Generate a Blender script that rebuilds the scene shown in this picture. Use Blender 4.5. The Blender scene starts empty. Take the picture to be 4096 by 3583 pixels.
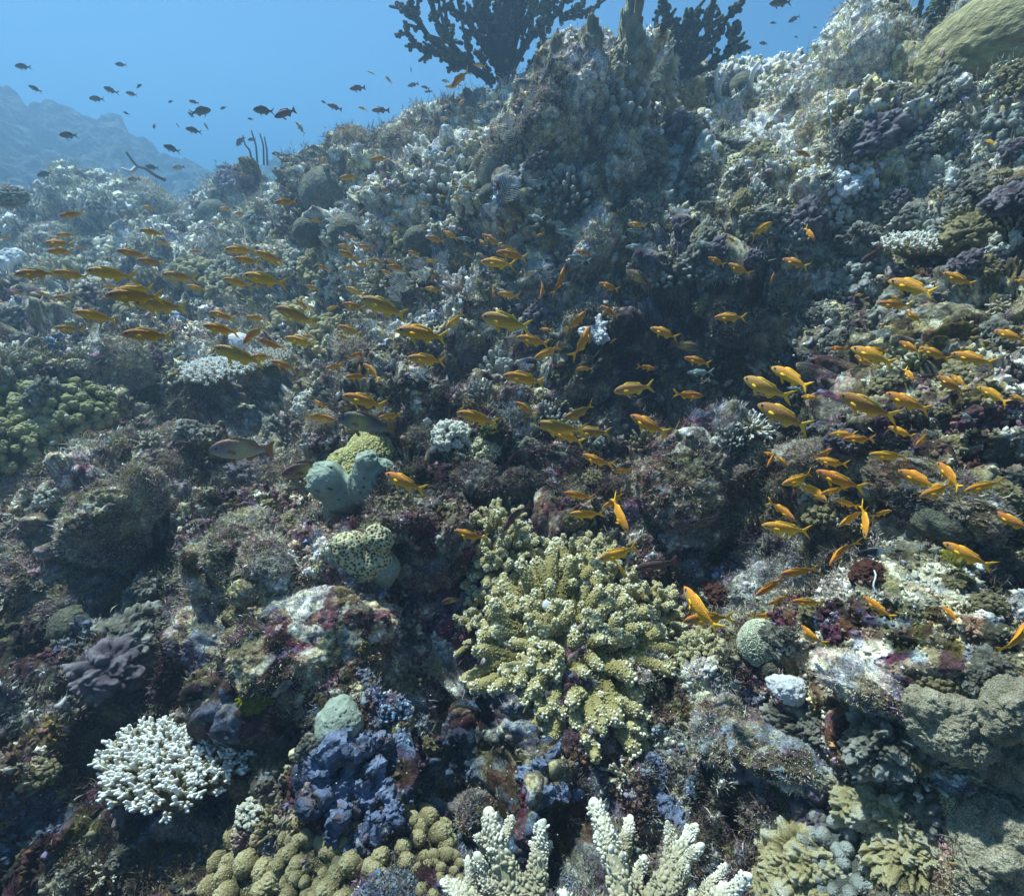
import bpy, math, random
import numpy as np
from mathutils import Vector, Matrix
R = math.radians
random.seed(7); RNG = np.random.default_rng(7)
scene = bpy.context.scene

# ------------------------------------------------------------------ camera, sky, sun, exposure
PITCH = 24.0
FPX = 1098.0                                  # focal length in pixels of a 2049 x 1792 picture
cam_d = bpy.data.cameras.new('camera'); cam = bpy.data.objects.new('camera', cam_d)
scene.collection.objects.link(cam); scene.camera = cam
cam.location = (0, 0, 0); cam.rotation_euler = (R(90 - PITCH), 0, 0)
cam_d.sensor_width = 36; cam_d.lens = 36 * FPX / 2049
cam_d.clip_start = 0.02; cam_d.clip_end = 500

SUN_EL, SUN_AZ = R(60), R(-42)                # azimuth measured from +Y towards +X
world = bpy.data.worlds.new('World'); scene.world = world; world.use_nodes = True
wn = world.node_tree; bg = wn.nodes['Background']
sky = wn.nodes.new('ShaderNodeTexSky'); sky.sky_type = 'NISHITA'; sky.sun_disc = False
sky.sun_elevation = SUN_EL; sky.sun_rotation = SUN_AZ
tint = wn.nodes.new('ShaderNodeMixRGB'); tint.blend_type = 'MULTIPLY'; tint.inputs[0].default_value = 1
tint.inputs[2].default_value = (0.28, 0.72, 1.0, 1)
wn.links.new(sky.outputs[0], tint.inputs[1]); wn.links.new(tint.outputs[0], bg.inputs[0])
bg.inputs[1].default_value = 0.05
sd = bpy.data.lights.new('sun', 'SUN'); sd.energy = 5.0; sd.angle = R(2.0); sd.color = (1.0, 0.98, 0.92)
sun = bpy.data.objects.new('sun', sd); scene.collection.objects.link(sun)
SUNV = Vector((math.sin(SUN_AZ) * math.cos(SUN_EL), math.cos(SUN_AZ) * math.cos(SUN_EL), math.sin(SUN_EL)))
sun.rotation_euler = SUNV.to_track_quat('Z', 'Y').to_euler(); sun.location = SUNV * 20
scene.view_settings.view_transform = 'Standard'; scene.view_settings.look = 'None'
scene.view_settings.exposure = 1.2; scene.view_settings.gamma = 1
scene.cycles.use_denoising = True
try:
    scene.cycles.denoiser = 'OPENIMAGEDENOISE'; scene.cycles.denoising_input_passes = 'RGB_ALBEDO_NORMAL'
except Exception: pass
scene.cycles.max_bounces = 6; scene.cycles.diffuse_bounces = 3; scene.cycles.glossy_bounces = 2
scene.cycles.transmission_bounces = 2; scene.cycles.volume_bounces = 2; scene.cycles.transparent_max_bounces = 6
sd.use_shadow = True
scene.cycles.use_adaptive_sampling = True; scene.cycles.adaptive_threshold = 0.02

# ------------------------------------------------------------------ picture <-> world helpers
cp, sp = math.cos(R(PITCH)), math.sin(R(PITCH))
RIGHT = np.array([1., 0, 0]); UP = np.array([0, sp, cp]); FWD = np.array([0, cp, -sp])
def ray(px, py):
    d = FWD + RIGHT * ((px - 1024.5) / FPX) + UP * ((896 - py) / FPX)
    return d / np.linalg.norm(d)
def at(px, py, d): return ray(px, py) * d
def norm(v): return v / (np.linalg.norm(v) + 1e-12)

# ------------------------------------------------------------------ numpy noise
def _h(ix, iy, iz, s):
    h = (ix.astype(np.uint32) * np.uint32(374761393) + iy.astype(np.uint32) * np.uint32(668265263)
         + iz.astype(np.uint32) * np.uint32(2147483647) + np.uint32((s * 1274126177) & 0xffffffff))
    h ^= h >> np.uint32(13); h *= np.uint32(1274126177); h ^= h >> np.uint32(16)
    h *= np.uint32(2246822519); h ^= h >> np.uint32(13)
    return (h & np.uint32(0xffffff)).astype(np.float32) / np.float32(0xffffff)
def vnoise(P, s=0):
    P = P.astype(np.float32); I = np.floor(P).astype(np.int32); f = P - I; f = f * f * (3 - 2 * f)
    r = 0
    for dx in (0, 1):
        wx = f[:, 0] if dx else 1 - f[:, 0]
        for dy in (0, 1):
            wy = f[:, 1] if dy else 1 - f[:, 1]
            for dz in (0, 1):
                wz = f[:, 2] if dz else 1 - f[:, 2]
                r = r + wx * wy * wz * _h(I[:, 0] + dx, I[:, 1] + dy, I[:, 2] + dz, s)
    return r * 2 - 1
def fbm(P, s=0, o=4, g=0.5):
    r, a, t = 0, 1.0, 0
    for k in range(o):
        r = r + a * vnoise(P * (2.03 ** k) + 17.3 * k, s + k); t += a; a *= g
    return r / t * 1.5
def worley(P, s=0, j=0.9):
    P = P.astype(np.float32); I = np.floor(P).astype(np.int32); f = P - I
    best = np.full(len(P), 9, np.float32); ids = np.zeros(len(P), np.float32)
    for dx in (-1, 0, 1):
        for dy in (-1, 0, 1):
            for dz in (-1, 0, 1):
                a, b, c = I[:, 0] + dx, I[:, 1] + dy, I[:, 2] + dz
                ex = dx + 0.5 + j * (_h(a, b, c, s) - .5) - f[:, 0]
                ey = dy + 0.5 + j * (_h(a, b, c, s + 1) - .5) - f[:, 1]
                ez = dz + 0.5 + j * (_h(a, b, c, s + 2) - .5) - f[:, 2]
                d = ex * ex + ey * ey + ez * ez
                m = d < best
                best = np.where(m, d, best); ids = np.where(m, _h(a, b, c, s + 3), ids)
    return np.sqrt(best), ids

# ------------------------------------------------------------------ mesh helpers
def mesh_np(name, V, F, cols=None, smooth=True):
    """F: list of integer arrays (n x k)"""
    me = bpy.data.meshes.new(name); V = np.ascontiguousarray(V, np.float32)
    me.vertices.add(len(V)); me.vertices.foreach_set('co', V.ravel())
    F = [f for f in F if len(f)]
    tot = np.concatenate([np.full(len(f), f.shape[1], np.int32) for f in F])
    loops = np.concatenate([f.ravel() for f in F]).astype(np.int32)
    me.loops.add(len(loops)); me.loops.foreach_set('vertex_index', loops)
    me.polygons.add(len(tot)); st = np.concatenate([[0], np.cumsum(tot)[:-1]]).astype(np.int32)
    me.polygons.foreach_set('loop_start', st)
    try: me.polygons.foreach_set('loop_total', tot)
    except Exception: pass
    me.polygons.foreach_set('use_smooth', np.full(len(tot), smooth))
    if cols is not None:
        for nm, arr in cols.items():
            if arr.ndim == 1:
                a = me.attributes.new(nm, 'FLOAT', 'POINT'); a.data.foreach_set('value', arr.astype(np.float32))
            else:
                a = me.attributes.new(nm, 'FLOAT_COLOR', 'POINT')
                c = np.ones((len(arr), 4), np.float32); c[:, :3] = arr; a.data.foreach_set('color', c.ravel())
    me.update(calc_edges=True); me.validate()
    return me
def link(name, me, mat=None, parent=None):
    o = bpy.data.objects.new(name, me); scene.collection.objects.link(o)
    if mat is not None and me is not None:
        if len(me.materials) == 0: me.materials.append(mat)
        elif me.materials[0] != mat: o.material_slots[0].link = 'OBJECT'; o.material_slots[0].material = mat
    if parent is not None: o.parent = parent
    return o
def tag(o, label=None, cat=None, group=None, kind=None):
    if label: o['label'] = label
    if cat: o['category'] = cat
    if group: o['group'] = group
    if kind: o['kind'] = kind
    return o
_ico = {}
def ico(l):
    if l not in _ico:
        t = (1 + 5 ** .5) / 2
        v = [(-1, t, 0), (1, t, 0), (-1, -t, 0), (1, -t, 0), (0, -1, t), (0, 1, t), (0, -1, -t), (0, 1, -t), (t, 0, -1), (t, 0, 1), (-t, 0, -1), (-t, 0, 1)]
        f = [(0, 11, 5), (0, 5, 1), (0, 1, 7), (0, 7, 10), (0, 10, 11), (1, 5, 9), (5, 11, 4), (11, 10, 2), (10, 7, 6), (7, 1, 8),
             (3, 9, 4), (3, 4, 2), (3, 2, 6), (3, 6, 8), (3, 8, 9), (4, 9, 5), (2, 4, 11), (6, 2, 10), (8, 6, 7), (9, 8, 1)]
        V = np.array(v, float); V /= np.linalg.norm(V, axis=1)[:, None]; F = np.array(f)
        for _ in range(l):
            E = np.sort(np.concatenate([F[:, [0, 1]], F[:, [1, 2]], F[:, [2, 0]]]), axis=1)
            U, inv = np.unique(E, axis=0, return_inverse=True); inv = inv.ravel()
            M = V[U[:, 0]] + V[U[:, 1]]; M /= np.linalg.norm(M, axis=1)[:, None]
            n, k = len(V), len(F); a, b, c = inv[:k] + n, inv[k:2 * k] + n, inv[2 * k:] + n
            V = np.concatenate([V, M])
            F = np.concatenate([np.stack([F[:, 0], a, c], 1), np.stack([F[:, 1], b, a], 1), np.stack([F[:, 2], c, b], 1), np.stack([a, b, c], 1)])
        _ico[l] = (V, F)
    return _ico[l]
def frames(N):
    """per-row orthonormal frames whose third axis is N"""
    N = N / (np.linalg.norm(N, axis=1)[:, None] + 1e-9)
    A = np.where(np.abs(N[:, 2:3]) < 0.9, np.array([[0, 0, 1.]]), np.array([[1., 0, 0]]))
    X = np.cross(A, N); X /= np.linalg.norm(X, axis=1)[:, None] + 1e-9
    return X, np.cross(N, X), N
class Geo:
    def __init__(s): s.V = []; s.F = {3: [], 4: []}; s.T = []; s.n = 0
    def add(s, V, F, T):
        s.V.append(V); s.T.append(np.broadcast_to(T, (len(V),)).astype(float)); s.F[F.shape[1]].append(F + s.n); s.n += len(V)
    def tube(s, pts, rad, n=8, t=(0, 1), flat=1.0, capstart=False):
        pts = np.asarray(pts, float); rad = np.asarray(rad, float); m = len(pts)
        # rounded end
        d = norm(pts[-1] - pts[-2]); r = rad[-1]
        pts = np.concatenate([pts, [pts[-1] + d * r * .5, pts[-1] + d * r * .87]]); rad = np.concatenate([rad, [r * .87, r * .45]])
        tt = np.concatenate([np.linspace(t[0], t[1], m), [t[1], t[1]]]); m += 2
        D = np.gradient(pts, axis=0); X, Y, _ = frames(D)
        ref = X[0]
        for i in range(m):
            dd = norm(D[i]); ref = norm(ref - dd * ref.dot(dd)); X[i] = ref; Y[i] = np.cross(dd, ref)
        a = np.linspace(0, 2 * math.pi, n, endpoint=False)
        V = pts[:, None] + rad[:, None, None] * (X[:, None] * np.cos(a)[None, :, None] + Y[:, None] * flat * np.sin(a)[None, :, None])
        V = V.reshape(-1, 3)
        i = np.arange(m - 1)[:, None] * n; k = np.arange(n)[None]; k2 = (k + 1) % n
        F = np.stack([i + k, i + k2, i + n + k2, i + n + k], -1).reshape(-1, 4)
        s.add(V, F, np.repeat(tt, n))
        tip = pts[-1] + norm(D[-1]) * rad[-1] * .3
        b = s.n - n
        s.V.append(tip[None]); s.T.append(np.array([t[1]])); s.F[3].append(np.array([[b + q, b + (q + 1) % n, s.n] for q in range(n)])); s.n += 1
        return s
    def balls(s, C, r, T, lvl=1, N=None, st=(1, 1, 1)):
        C = np.asarray(C, float).reshape(-1, 3); r = np.broadcast_to(r, (len(C),)).astype(float); T = np.broadcast_to(T, (len(C),))
        v, f = ico(lvl)
        if N is not None:
            X, Y, Z = frames(np.asarray(N, float)); L = v * np.array(st)
            W = L[None, :, 0:1] * X[:, None] + L[None, :, 1:2] * Y[:, None] + L[None, :, 2:3] * Z[:, None]
        else: W = np.broadcast_to(v * np.array(st), (len(C),) + v.shape)
        V = C[:, None] + W * r[:, None, None]
        F = f[None] + (np.arange(len(C)) * len(v))[:, None, None]
        s.add(V.reshape(-1, 3), F.reshape(-1, 3), np.repeat(T, len(v)))
        return s
    def arrays(s): return np.concatenate(s.V), [np.concatenate(s.F[k]) for k in (3, 4) if s.F[k]], np.concatenate(s.T)
    def build(s, name, mat=None, parent=None, jit=0):
        V, F, T = s.arrays()
        if jit: V = V + jit * np.stack([vnoise(V / jit / 3, 5), vnoise(V / jit / 3, 6), vnoise(V / jit / 3, 7)], 1)
        return link(name, mesh_np(name, V, F, {'t': T}), mat, parent)

# ------------------------------------------------------------------ materials
def new_mat(name):
    m = bpy.data.materials.new(name); m.use_nodes = True; nt = m.node_tree; b = nt.nodes['Principled BSDF']
    b.inputs['Roughness'].default_value = .85; b.inputs['Specular IOR Level'].default_value = .2
    return m, nt, b
def nd(nt, t, **k):
    n = nt.nodes.new(t)
    for a, v in k.items(): setattr(n, a, v)
    return n
def ramp(nt, stops, src, mode='LINEAR'):
    r = nt.nodes.new('ShaderNodeValToRGB'); r.color_ramp.interpolation = mode; el = r.color_ramp.elements
    while len(el) < len(stops): el.new(0.5)
    for e, (p, c) in zip(el, stops): e.position = p; e.color = (*c, 1)
    nt.links.new(src, r.inputs[0]); return r.outputs[0]
def noise_n(nt, scale, detail=4, vec=None, rough=.6):
    n = nd(nt, 'ShaderNodeTexNoise'); n.inputs['Scale'].default_value = scale; n.inputs['Detail'].default_value = detail
    n.inputs['Roughness'].default_value = rough
    if vec is not None: nt.links.new(vec, n.inputs['Vector'])
    return n.outputs[0]
def vor_n(nt, scale, vec=None, feat='F1'):
    n = nd(nt, 'ShaderNodeTexVoronoi', feature=feat); n.inputs['Scale'].default_value = scale
    if vec is not None: nt.links.new(vec, n.inputs['Vector'])
    return n
def mix(nt, a, b, f, mode='MIX'):
    m = nd(nt, 'ShaderNodeMixRGB', blend_type=mode)
    for i, v in ((0, f), (1, a), (2, b)):
        if isinstance(v, bpy.types.NodeSocket): nt.links.new(v, m.inputs[i])
        elif isinstance(v, (int, float)): m.inputs[i].default_value = v if i == 0 else (v, v, v, 1)
        else: m.inputs[i].default_value = (*v, 1)
    return m.outputs[0]
def bump(nt, b, src, dist, strength=1.0, prev=None):
    n = nd(nt, 'ShaderNodeBump'); n.inputs['Distance'].default_value = dist; n.inputs['Strength'].default_value = strength
    nt.links.new(src, n.inputs['Height'])
    if prev is not None: nt.links.new(prev, n.inputs['Normal'])
    nt.links.new(n.outputs[0], b.inputs['Normal']); return n.outputs[0]
def attr(nt, name, out='Fac'):
    a = nd(nt, 'ShaderNodeAttribute', attribute_name=name); return a.outputs[out]

def mat_reef():
    m, nt, b = new_mat('reef_rock'); pos = nd(nt, 'ShaderNodeNewGeometry').outputs['Position']
    c = attr(nt, 'col', 'Color')
    n1 = noise_n(nt, 38, 6, pos, .75); n2 = noise_n(nt, 150, 4, pos, .7)
    v = mix(nt, c, ramp(nt, [(.30, (.25, .25, .27)), (.5, (.85, .85, .85)), (.72, (2.0, 1.95, 1.8))], n1), 1, 'MULTIPLY')
    v = mix(nt, v, ramp(nt, [(.3, (.45, .42, .42)), (.52, (.95, .95, .95)), (.75, (1.9, 1.9, 1.85))], n2), 1, 'MULTIPLY')
    sp = vor_n(nt, 120, pos); col = ramp(nt, [(0.0, (1, 1, 1)), (.16, (1, 1, 1)), (.24, (0, 0, 0))], sp.outputs['Distance'])
    rnd = nd(nt, 'ShaderNodeSeparateColor'); nt.links.new(sp.outputs['Color'], rnd.inputs[0])
    pick = ramp(nt, [(.86, (0, 0, 0)), (.9, (1, 1, 1))], rnd.outputs[0])
    f = mix(nt, col, pick, 1, 'MULTIPLY'); v = mix(nt, v, (.5, .47, .38), f)
    nt.links.new(v, b.inputs['Base Color'])
    p = bump(nt, b, n1, .012, 1.0); bump(nt, b, n2, .004, 1.0, p); b.inputs['Roughness'].default_value = .95
    return m
def mat_attr(name, stops, nscale=60, nstr=.35, bdist=.002, spots=None, rough=.8):
    """colour from attribute t, broken up by noise"""
    m, nt, b = new_mat(name); oc = nd(nt, 'ShaderNodeTexCoord').outputs['Object']
    v = ramp(nt, stops, attr(nt, 't')); n = noise_n(nt, nscale, 5, oc)
    v = mix(nt, v, ramp(nt, [(.25, (1 - nstr,) * 3), (.75, (1 + nstr,) * 3)], n), 1, 'MULTIPLY')
    if spots:
        vo = vor_n(nt, spots[0], oc)
        v = mix(nt, v, spots[1], ramp(nt, [(0, (1,) * 3), (spots[2], (1,) * 3), (spots[2] + .08, (0,) * 3)], vo.outputs['Distance']))
    nt.links.new(v, b.inputs['Base Color']); bump(nt, b, n, bdist); b.inputs['Roughness'].default_value = rough
    return m
def mat_vcol(name, rough=.9):
    m, nt, b = new_mat(name); nt.links.new(attr(nt, 'col', 'Color'), b.inputs['Base Color']); b.inputs['Roughness'].default_value = rough
    return m
REEF = mat_reef()

# ------------------------------------------------------------------ the reef slope (macro shape)
# skyline of the near reef: picture x, picture y, distance over ground
CREST = [(-900, 470, 9.5), (-400, 450, 9.5), (0, 430, 9.5), (120, 425, 9.3), (250, 405, 9.0), (380, 405, 8.6), (450, 395, 7.8), (520, 375, 6.9), (570, 362, 6.2), (605, 345, 5.6),
         (635, 305, 5.1), (660, 270, 4.7), (710, 245, 4.4), (800, 222, 4.2), (900, 203, 4.0), (965, 190, 3.9), (1010, 165, 3.8), (1075, 150, 3.7),
         (1090, 95, 3.6), (1150, 75, 3.5), (1230, 90, 3.5), (1300, 100, 3.6), (1360, 125, 3.8), (1420, 140, 3.9), (1500, 115, 3.9),
         (1570, 110, 3.8), (1640, 100, 3.7), (1665, 65, 3.6), (1700, 45, 3.5), (1760, 62, 3.5), (1830, 85, 3.5), (1900, 60, 3.4), (1960, 0, 3.3),
         (2060, -90, 3.2), (2300, -200, 3.0), (2900, -300, 3.0)]
_ca, _ct, _cr = [], [], []
for px, py, r in CREST:
    d = ray(px, py); _ca.append(math.atan2(d[0], d[1])); _ct.append(d[2] / math.hypot(d[0], d[1])); _cr.append(r)
_ca = [-2.2] + _ca + [2.2]; _ct = [_ct[0]] + _ct + [_ct[-1] * .8]; _cr = [_cr[0]] + _cr + [_cr[-1]]
def rc_zc(az):
    r = np.interp(az, _ca, _cr); return r, r * np.interp(az, _ca, _ct)
def profile(t):
    s = np.clip((t - .17) / .83, 0, 1)
    return .35 * s + .65 * s ** 1.7 + .06 * np.sin(s * 9.5) * (1 - s) * s * 2
def base_z(x, y):
    az = np.arctan2(x, y); r = np.hypot(x, y); rc, zc = rc_zc(az); t = r / rc
    z0 = -.93
    z = z0 + (zc - z0) * profile(np.minimum(t, 1))
    return np.where(t > 1, zc - .75 * (r - rc) - .25 * (r - rc) ** 2, z)
def hit0(px, py):
    d = ray(px, py); t = .3
    while t < 18:
        p = d * t
        if base_z(p[0], p[1]) > p[2]: break
        t += .01
    return d * t
# mounds (+) and hollows (-): picture x, y, radius in picture px, height in picture px
FEAT = [(600, 1230, 190, 150), (470, 1090, 90, 70), (210, 1060, 90, 110), (270, 960, 60, 60), (300, 1330, 130, -190), (150, 1690, 260, -170), (60, 1250, 120, -60),
        (1360, 950, 110, 110), (1300, 770, 170, -200), (1480, 700, 120, -120), (1620, 850, 110, -60), (1560, 1640, 110, -190), (930, 690, 110, -110), (1150, 640, 90, -70),
        (1700, 1680, 170, 110), (1900, 1400, 150, 80), (2000, 1640, 150, 60), (850, 1330, 80, -110), (770, 1080, 60, 40), (620, 1130, 60, -80), (1010, 940, 90, -80),
        (720, 1480, 80, 70), (900, 1560, 120, -40), (1250, 1600, 100, -40), (640, 1010, 70, 30), (430, 930, 60, 60), (520, 1000, 80, -80), (850, 1130, 60, 50),
        (1150, 320, 130, 130), (1130, 480, 130, -110), (1220, 430, 90, -60), (700, 290, 70, -40), (860, 400, 80, 60), (760, 350, 80, -80), (650, 400, 70, 70), (520, 370, 60, 50),
        (300, 390, 70, 40), (150, 470, 90, 50), (430, 440, 60, 40), (1450, 400, 120, 60), (1560, 290, 90, -60), (1700, 130, 90, 60), (1650, 430, 100, 60), (1390, 230, 60, -60),
        (1850, 280, 130, 80), (1830, 620, 150, 100), (1720, 700, 120, -110), (1950, 760, 140, 70), (1600, 560, 80, -60), (1400, 580, 90, 60), (1990, 420, 90, -60),
        (1000, 860, 70, 50), (1400, 1150, 100, -90), (1480, 1180, 60, -60), (1640, 1000, 90, 40), (1850, 1000, 110, 70), (1560, 1450, 150, 90), (1330, 1480, 60, -70),
        (130, 700, 110, 60), (280, 760, 90, 50), (60, 850, 110, 70), (400, 830, 90, -60), (120, 1130, 90, -50), (330, 560, 110, 40), (570, 600, 90, 40), (820, 800, 70, 50),
        (600, 850, 70, -60), (960, 1540, 80, -80), (1080, 1580, 70, 60), (700, 1620, 60, 60), (1750, 1250, 110, -30)]
_f = []
for px, py, rp, hp in FEAT:
    p = hit0(px, py); d = np.linalg.norm(p); _f.append((p[0], p[1], rp / FPX * d, hp / FPX * d * 1.15))
def macro_z(x, y):
    z = base_z(x, y)
    for fx, fy, fr, fh in _f:
        q = ((x - fx) ** 2 + (y - fy) ** 2) / (fr * fr)
        z = z + fh * np.exp(-q * q * .7) if fh > 0 else z + fh * np.exp(-q)
    return z

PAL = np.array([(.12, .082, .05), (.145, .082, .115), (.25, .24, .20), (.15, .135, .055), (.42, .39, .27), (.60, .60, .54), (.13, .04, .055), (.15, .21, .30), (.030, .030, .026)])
# colour zones of the reef cover, with painted sun on slopes and shade in hollows: picture x, y, radius px, weights of the palette
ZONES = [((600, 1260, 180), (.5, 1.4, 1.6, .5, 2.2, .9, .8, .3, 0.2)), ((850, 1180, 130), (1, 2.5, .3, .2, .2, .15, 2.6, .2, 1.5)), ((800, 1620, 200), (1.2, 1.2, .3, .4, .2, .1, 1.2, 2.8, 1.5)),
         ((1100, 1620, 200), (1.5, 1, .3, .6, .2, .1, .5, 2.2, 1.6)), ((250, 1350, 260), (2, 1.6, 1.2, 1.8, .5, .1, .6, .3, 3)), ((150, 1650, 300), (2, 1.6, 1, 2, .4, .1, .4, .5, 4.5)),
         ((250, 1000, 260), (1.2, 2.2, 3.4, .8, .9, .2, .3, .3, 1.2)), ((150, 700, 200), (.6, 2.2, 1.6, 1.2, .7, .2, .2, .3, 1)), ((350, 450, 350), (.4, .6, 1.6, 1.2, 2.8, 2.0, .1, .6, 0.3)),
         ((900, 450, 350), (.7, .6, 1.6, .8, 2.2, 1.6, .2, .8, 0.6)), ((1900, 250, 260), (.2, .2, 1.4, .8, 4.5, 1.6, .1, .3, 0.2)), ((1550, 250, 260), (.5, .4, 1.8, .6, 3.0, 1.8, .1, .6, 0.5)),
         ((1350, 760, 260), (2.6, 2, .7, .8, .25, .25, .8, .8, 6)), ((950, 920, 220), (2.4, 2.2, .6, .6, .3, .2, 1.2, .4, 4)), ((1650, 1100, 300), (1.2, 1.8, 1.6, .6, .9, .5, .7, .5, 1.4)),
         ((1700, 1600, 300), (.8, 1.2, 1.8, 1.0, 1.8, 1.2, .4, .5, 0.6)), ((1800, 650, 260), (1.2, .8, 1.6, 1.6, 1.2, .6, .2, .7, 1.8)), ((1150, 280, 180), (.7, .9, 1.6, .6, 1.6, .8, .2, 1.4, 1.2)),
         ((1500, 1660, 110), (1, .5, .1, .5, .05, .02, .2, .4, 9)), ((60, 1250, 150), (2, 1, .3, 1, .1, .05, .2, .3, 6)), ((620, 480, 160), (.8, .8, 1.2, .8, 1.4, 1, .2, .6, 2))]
GAIN = []  # painted light: lit slopes and mounds get lighter colour, the shadowed hollow darker
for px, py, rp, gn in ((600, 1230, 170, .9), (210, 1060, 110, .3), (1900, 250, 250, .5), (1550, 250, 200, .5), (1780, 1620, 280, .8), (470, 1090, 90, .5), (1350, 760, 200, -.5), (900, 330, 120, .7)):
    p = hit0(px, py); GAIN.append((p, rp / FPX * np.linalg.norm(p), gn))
_z = []
for (px, py, rp), w in ZONES:
    p = hit0(px, py); _z.append((p, rp / FPX * np.linalg.norm(p), np.array(w)))
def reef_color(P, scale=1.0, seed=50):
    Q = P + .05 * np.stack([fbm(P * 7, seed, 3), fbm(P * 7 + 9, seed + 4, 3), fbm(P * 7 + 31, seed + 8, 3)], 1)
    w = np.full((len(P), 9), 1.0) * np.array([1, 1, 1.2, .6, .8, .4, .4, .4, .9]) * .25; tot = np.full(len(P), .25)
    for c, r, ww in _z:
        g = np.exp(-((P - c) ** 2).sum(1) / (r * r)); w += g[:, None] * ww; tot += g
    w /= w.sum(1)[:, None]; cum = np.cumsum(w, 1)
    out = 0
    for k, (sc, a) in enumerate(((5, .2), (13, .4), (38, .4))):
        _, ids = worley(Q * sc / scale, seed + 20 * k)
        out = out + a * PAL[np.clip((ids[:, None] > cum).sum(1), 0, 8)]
    rr = np.hypot(P[:, 0], P[:, 1]); b = (1 + .5 * fbm(P * 3.1, seed + 5, 3)) * (1 + .3 * np.clip((rr - 1.6) / 2, 0, 1)) * (1 + sum(gn * np.exp(-((P - c) ** 2).sum(1) / (r * r)) for c, r, gn in GAIN))  # colour also brightens with distance, painting sunlight onto the upper slope
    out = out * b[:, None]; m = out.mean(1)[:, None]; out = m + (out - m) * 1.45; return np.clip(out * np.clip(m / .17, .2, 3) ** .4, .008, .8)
def reef_disp(P, k=1.0):
    """displacement height of reef growth at P"""
    W = P + .035 * np.stack([fbm(P * 9, 1, 2), fbm(P * 9, 3, 2), fbm(P * 9, 5, 2)], 1)
    w1, _ = worley(W * 4.6, 11); w2, i2 = worley(W * 13, 15); w3, i3 = worley(W * 36, 19)
    patch = np.clip(.6 + fbm(P * 2.3, 40, 2), .15, 1.5)
    i1 = .6 + .8 * _
    d = .13 * fbm(P * 2.2, 30, 3) + .19 * (.6 - 1.4 * w1 * w1) * patch * i1 + .085 * (.5 - 1.5 * w2 * w2) * (.3 + 1.3 * i2) + .024 * (.5 - 1.3 * w3 * w3) * (.3 + i3 * 1.4)
    return k * (d + .007 * fbm(P * 50, 33, 3))

def build_terrain():
    az = np.concatenate([np.linspace(-1.9, -1.0, 60, endpoint=False), np.linspace(-1.0, 1.0, 1340), np.linspace(1.0, 1.9, 61)[1:]])
    # rows: even steps of elevation angle along the middle of the view
    tt = np.linspace(.04, 1, 4000); rr = tt * 3.7
    zz = base_z(np.full_like(rr, .0), rr); el = np.arctan2(zz, rr); el = np.maximum.accumulate(el + tt * .02)
    n1 = 980
    t1 = np.interp(np.linspace(el[0], el[-1], n1), el, tt)
    t = np.concatenate([t1, np.linspace(1, 1.7, 70)[1:]])
    A, T = np.meshgrid(az, t); rc, _ = rc_zc(A); r = T * rc
    x = r * np.sin(A); y = r * np.cos(A); z = macro_z(x.ravel(), y.ravel()).reshape(x.shape)
    P = np.stack([x, y, z], -1)
    du = np.gradient(P, axis=1); dv = np.gradient(P, axis=0); N = np.cross(du, dv); N /= np.linalg.norm(N, axis=-1)[..., None] + 1e-12
    N = np.where(N[..., 2:3] < 0, -N, N); N[..., 2] += .25; N /= np.linalg.norm(N, axis=-1)[..., None]
    h, w = x.shape; P = P.reshape(-1, 3); N = N.reshape(-1, 3)
    d = reef_disp(P); rr = np.hypot(P[:, 0], P[:, 1]); cr = 1 - .6 * np.clip((T.ravel() - .8) / .15, 0, 1); d *= np.clip(.55 + .17 * rr, .55, 1.25) * cr
    side = np.stack([fbm(P * 4.5, 60, 2), fbm(P * 4.5, 64, 2), np.zeros(len(P))], 1) * ((.035 + .008 * rr) * cr)[:, None]
    V = P + N * d[:, None] + side
    G = V.reshape(h, w, 3); du = np.gradient(G, axis=1); dv = np.gradient(G, axis=0); NN = np.cross(du, dv).reshape(-1, 3)
    NN /= np.linalg.norm(NN, axis=1)[:, None] + 1e-12; NN = np.where((NN * N).sum(1)[:, None] < 0, -NN, NN)
    idx = np.arange(h * w).reshape(h, w); F = np.stack([idx[:-1, :-1], idx[:-1, 1:], idx[1:, 1:], idx[1:, :-1]], -1).reshape(-1, 4)
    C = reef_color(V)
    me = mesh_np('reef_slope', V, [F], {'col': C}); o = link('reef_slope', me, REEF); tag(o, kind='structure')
    return o, V, NN, C, az
TER, TV, TN, TC, TAZ = build_terrain()
def hit(px, py, back=0.0):
    """point of the reef under a pixel, its distance and the smooth slope normal"""
    d = ray(px, py); ok, loc, nor, _ = TER.ray_cast(Vector((0, 0, 0)), Vector(d), distance=40)
    p = np.array(loc) if ok else d * 5.0
    dist = np.linalg.norm(p)
    e = .12; x, y = p[0], p[1]
    q = macro_z(np.array([x + e, x - e, x, x]), np.array([y, y, y + e, y - e]))
    n = norm(np.array([-(q[0] - q[1]) / 2 / e, -(q[2] - q[3]) / 2 / e, 1.0]))
    return p + d * back, dist, n
def xf(o, p, n, s=1.0, spin=0.0):
    """stand object o at p with its z axis along n"""
    X, Y, Z = frames(np.asarray(n, float)[None]); M = Matrix((X[0], Y[0], Z[0])).transposed().to_4x4()
    o.matrix_world = Matrix.Translation(Vector(p)) @ M @ Matrix.Rotation(spin, 4, 'Z') @ Matrix.Scale(s, 4)
    return o

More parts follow.
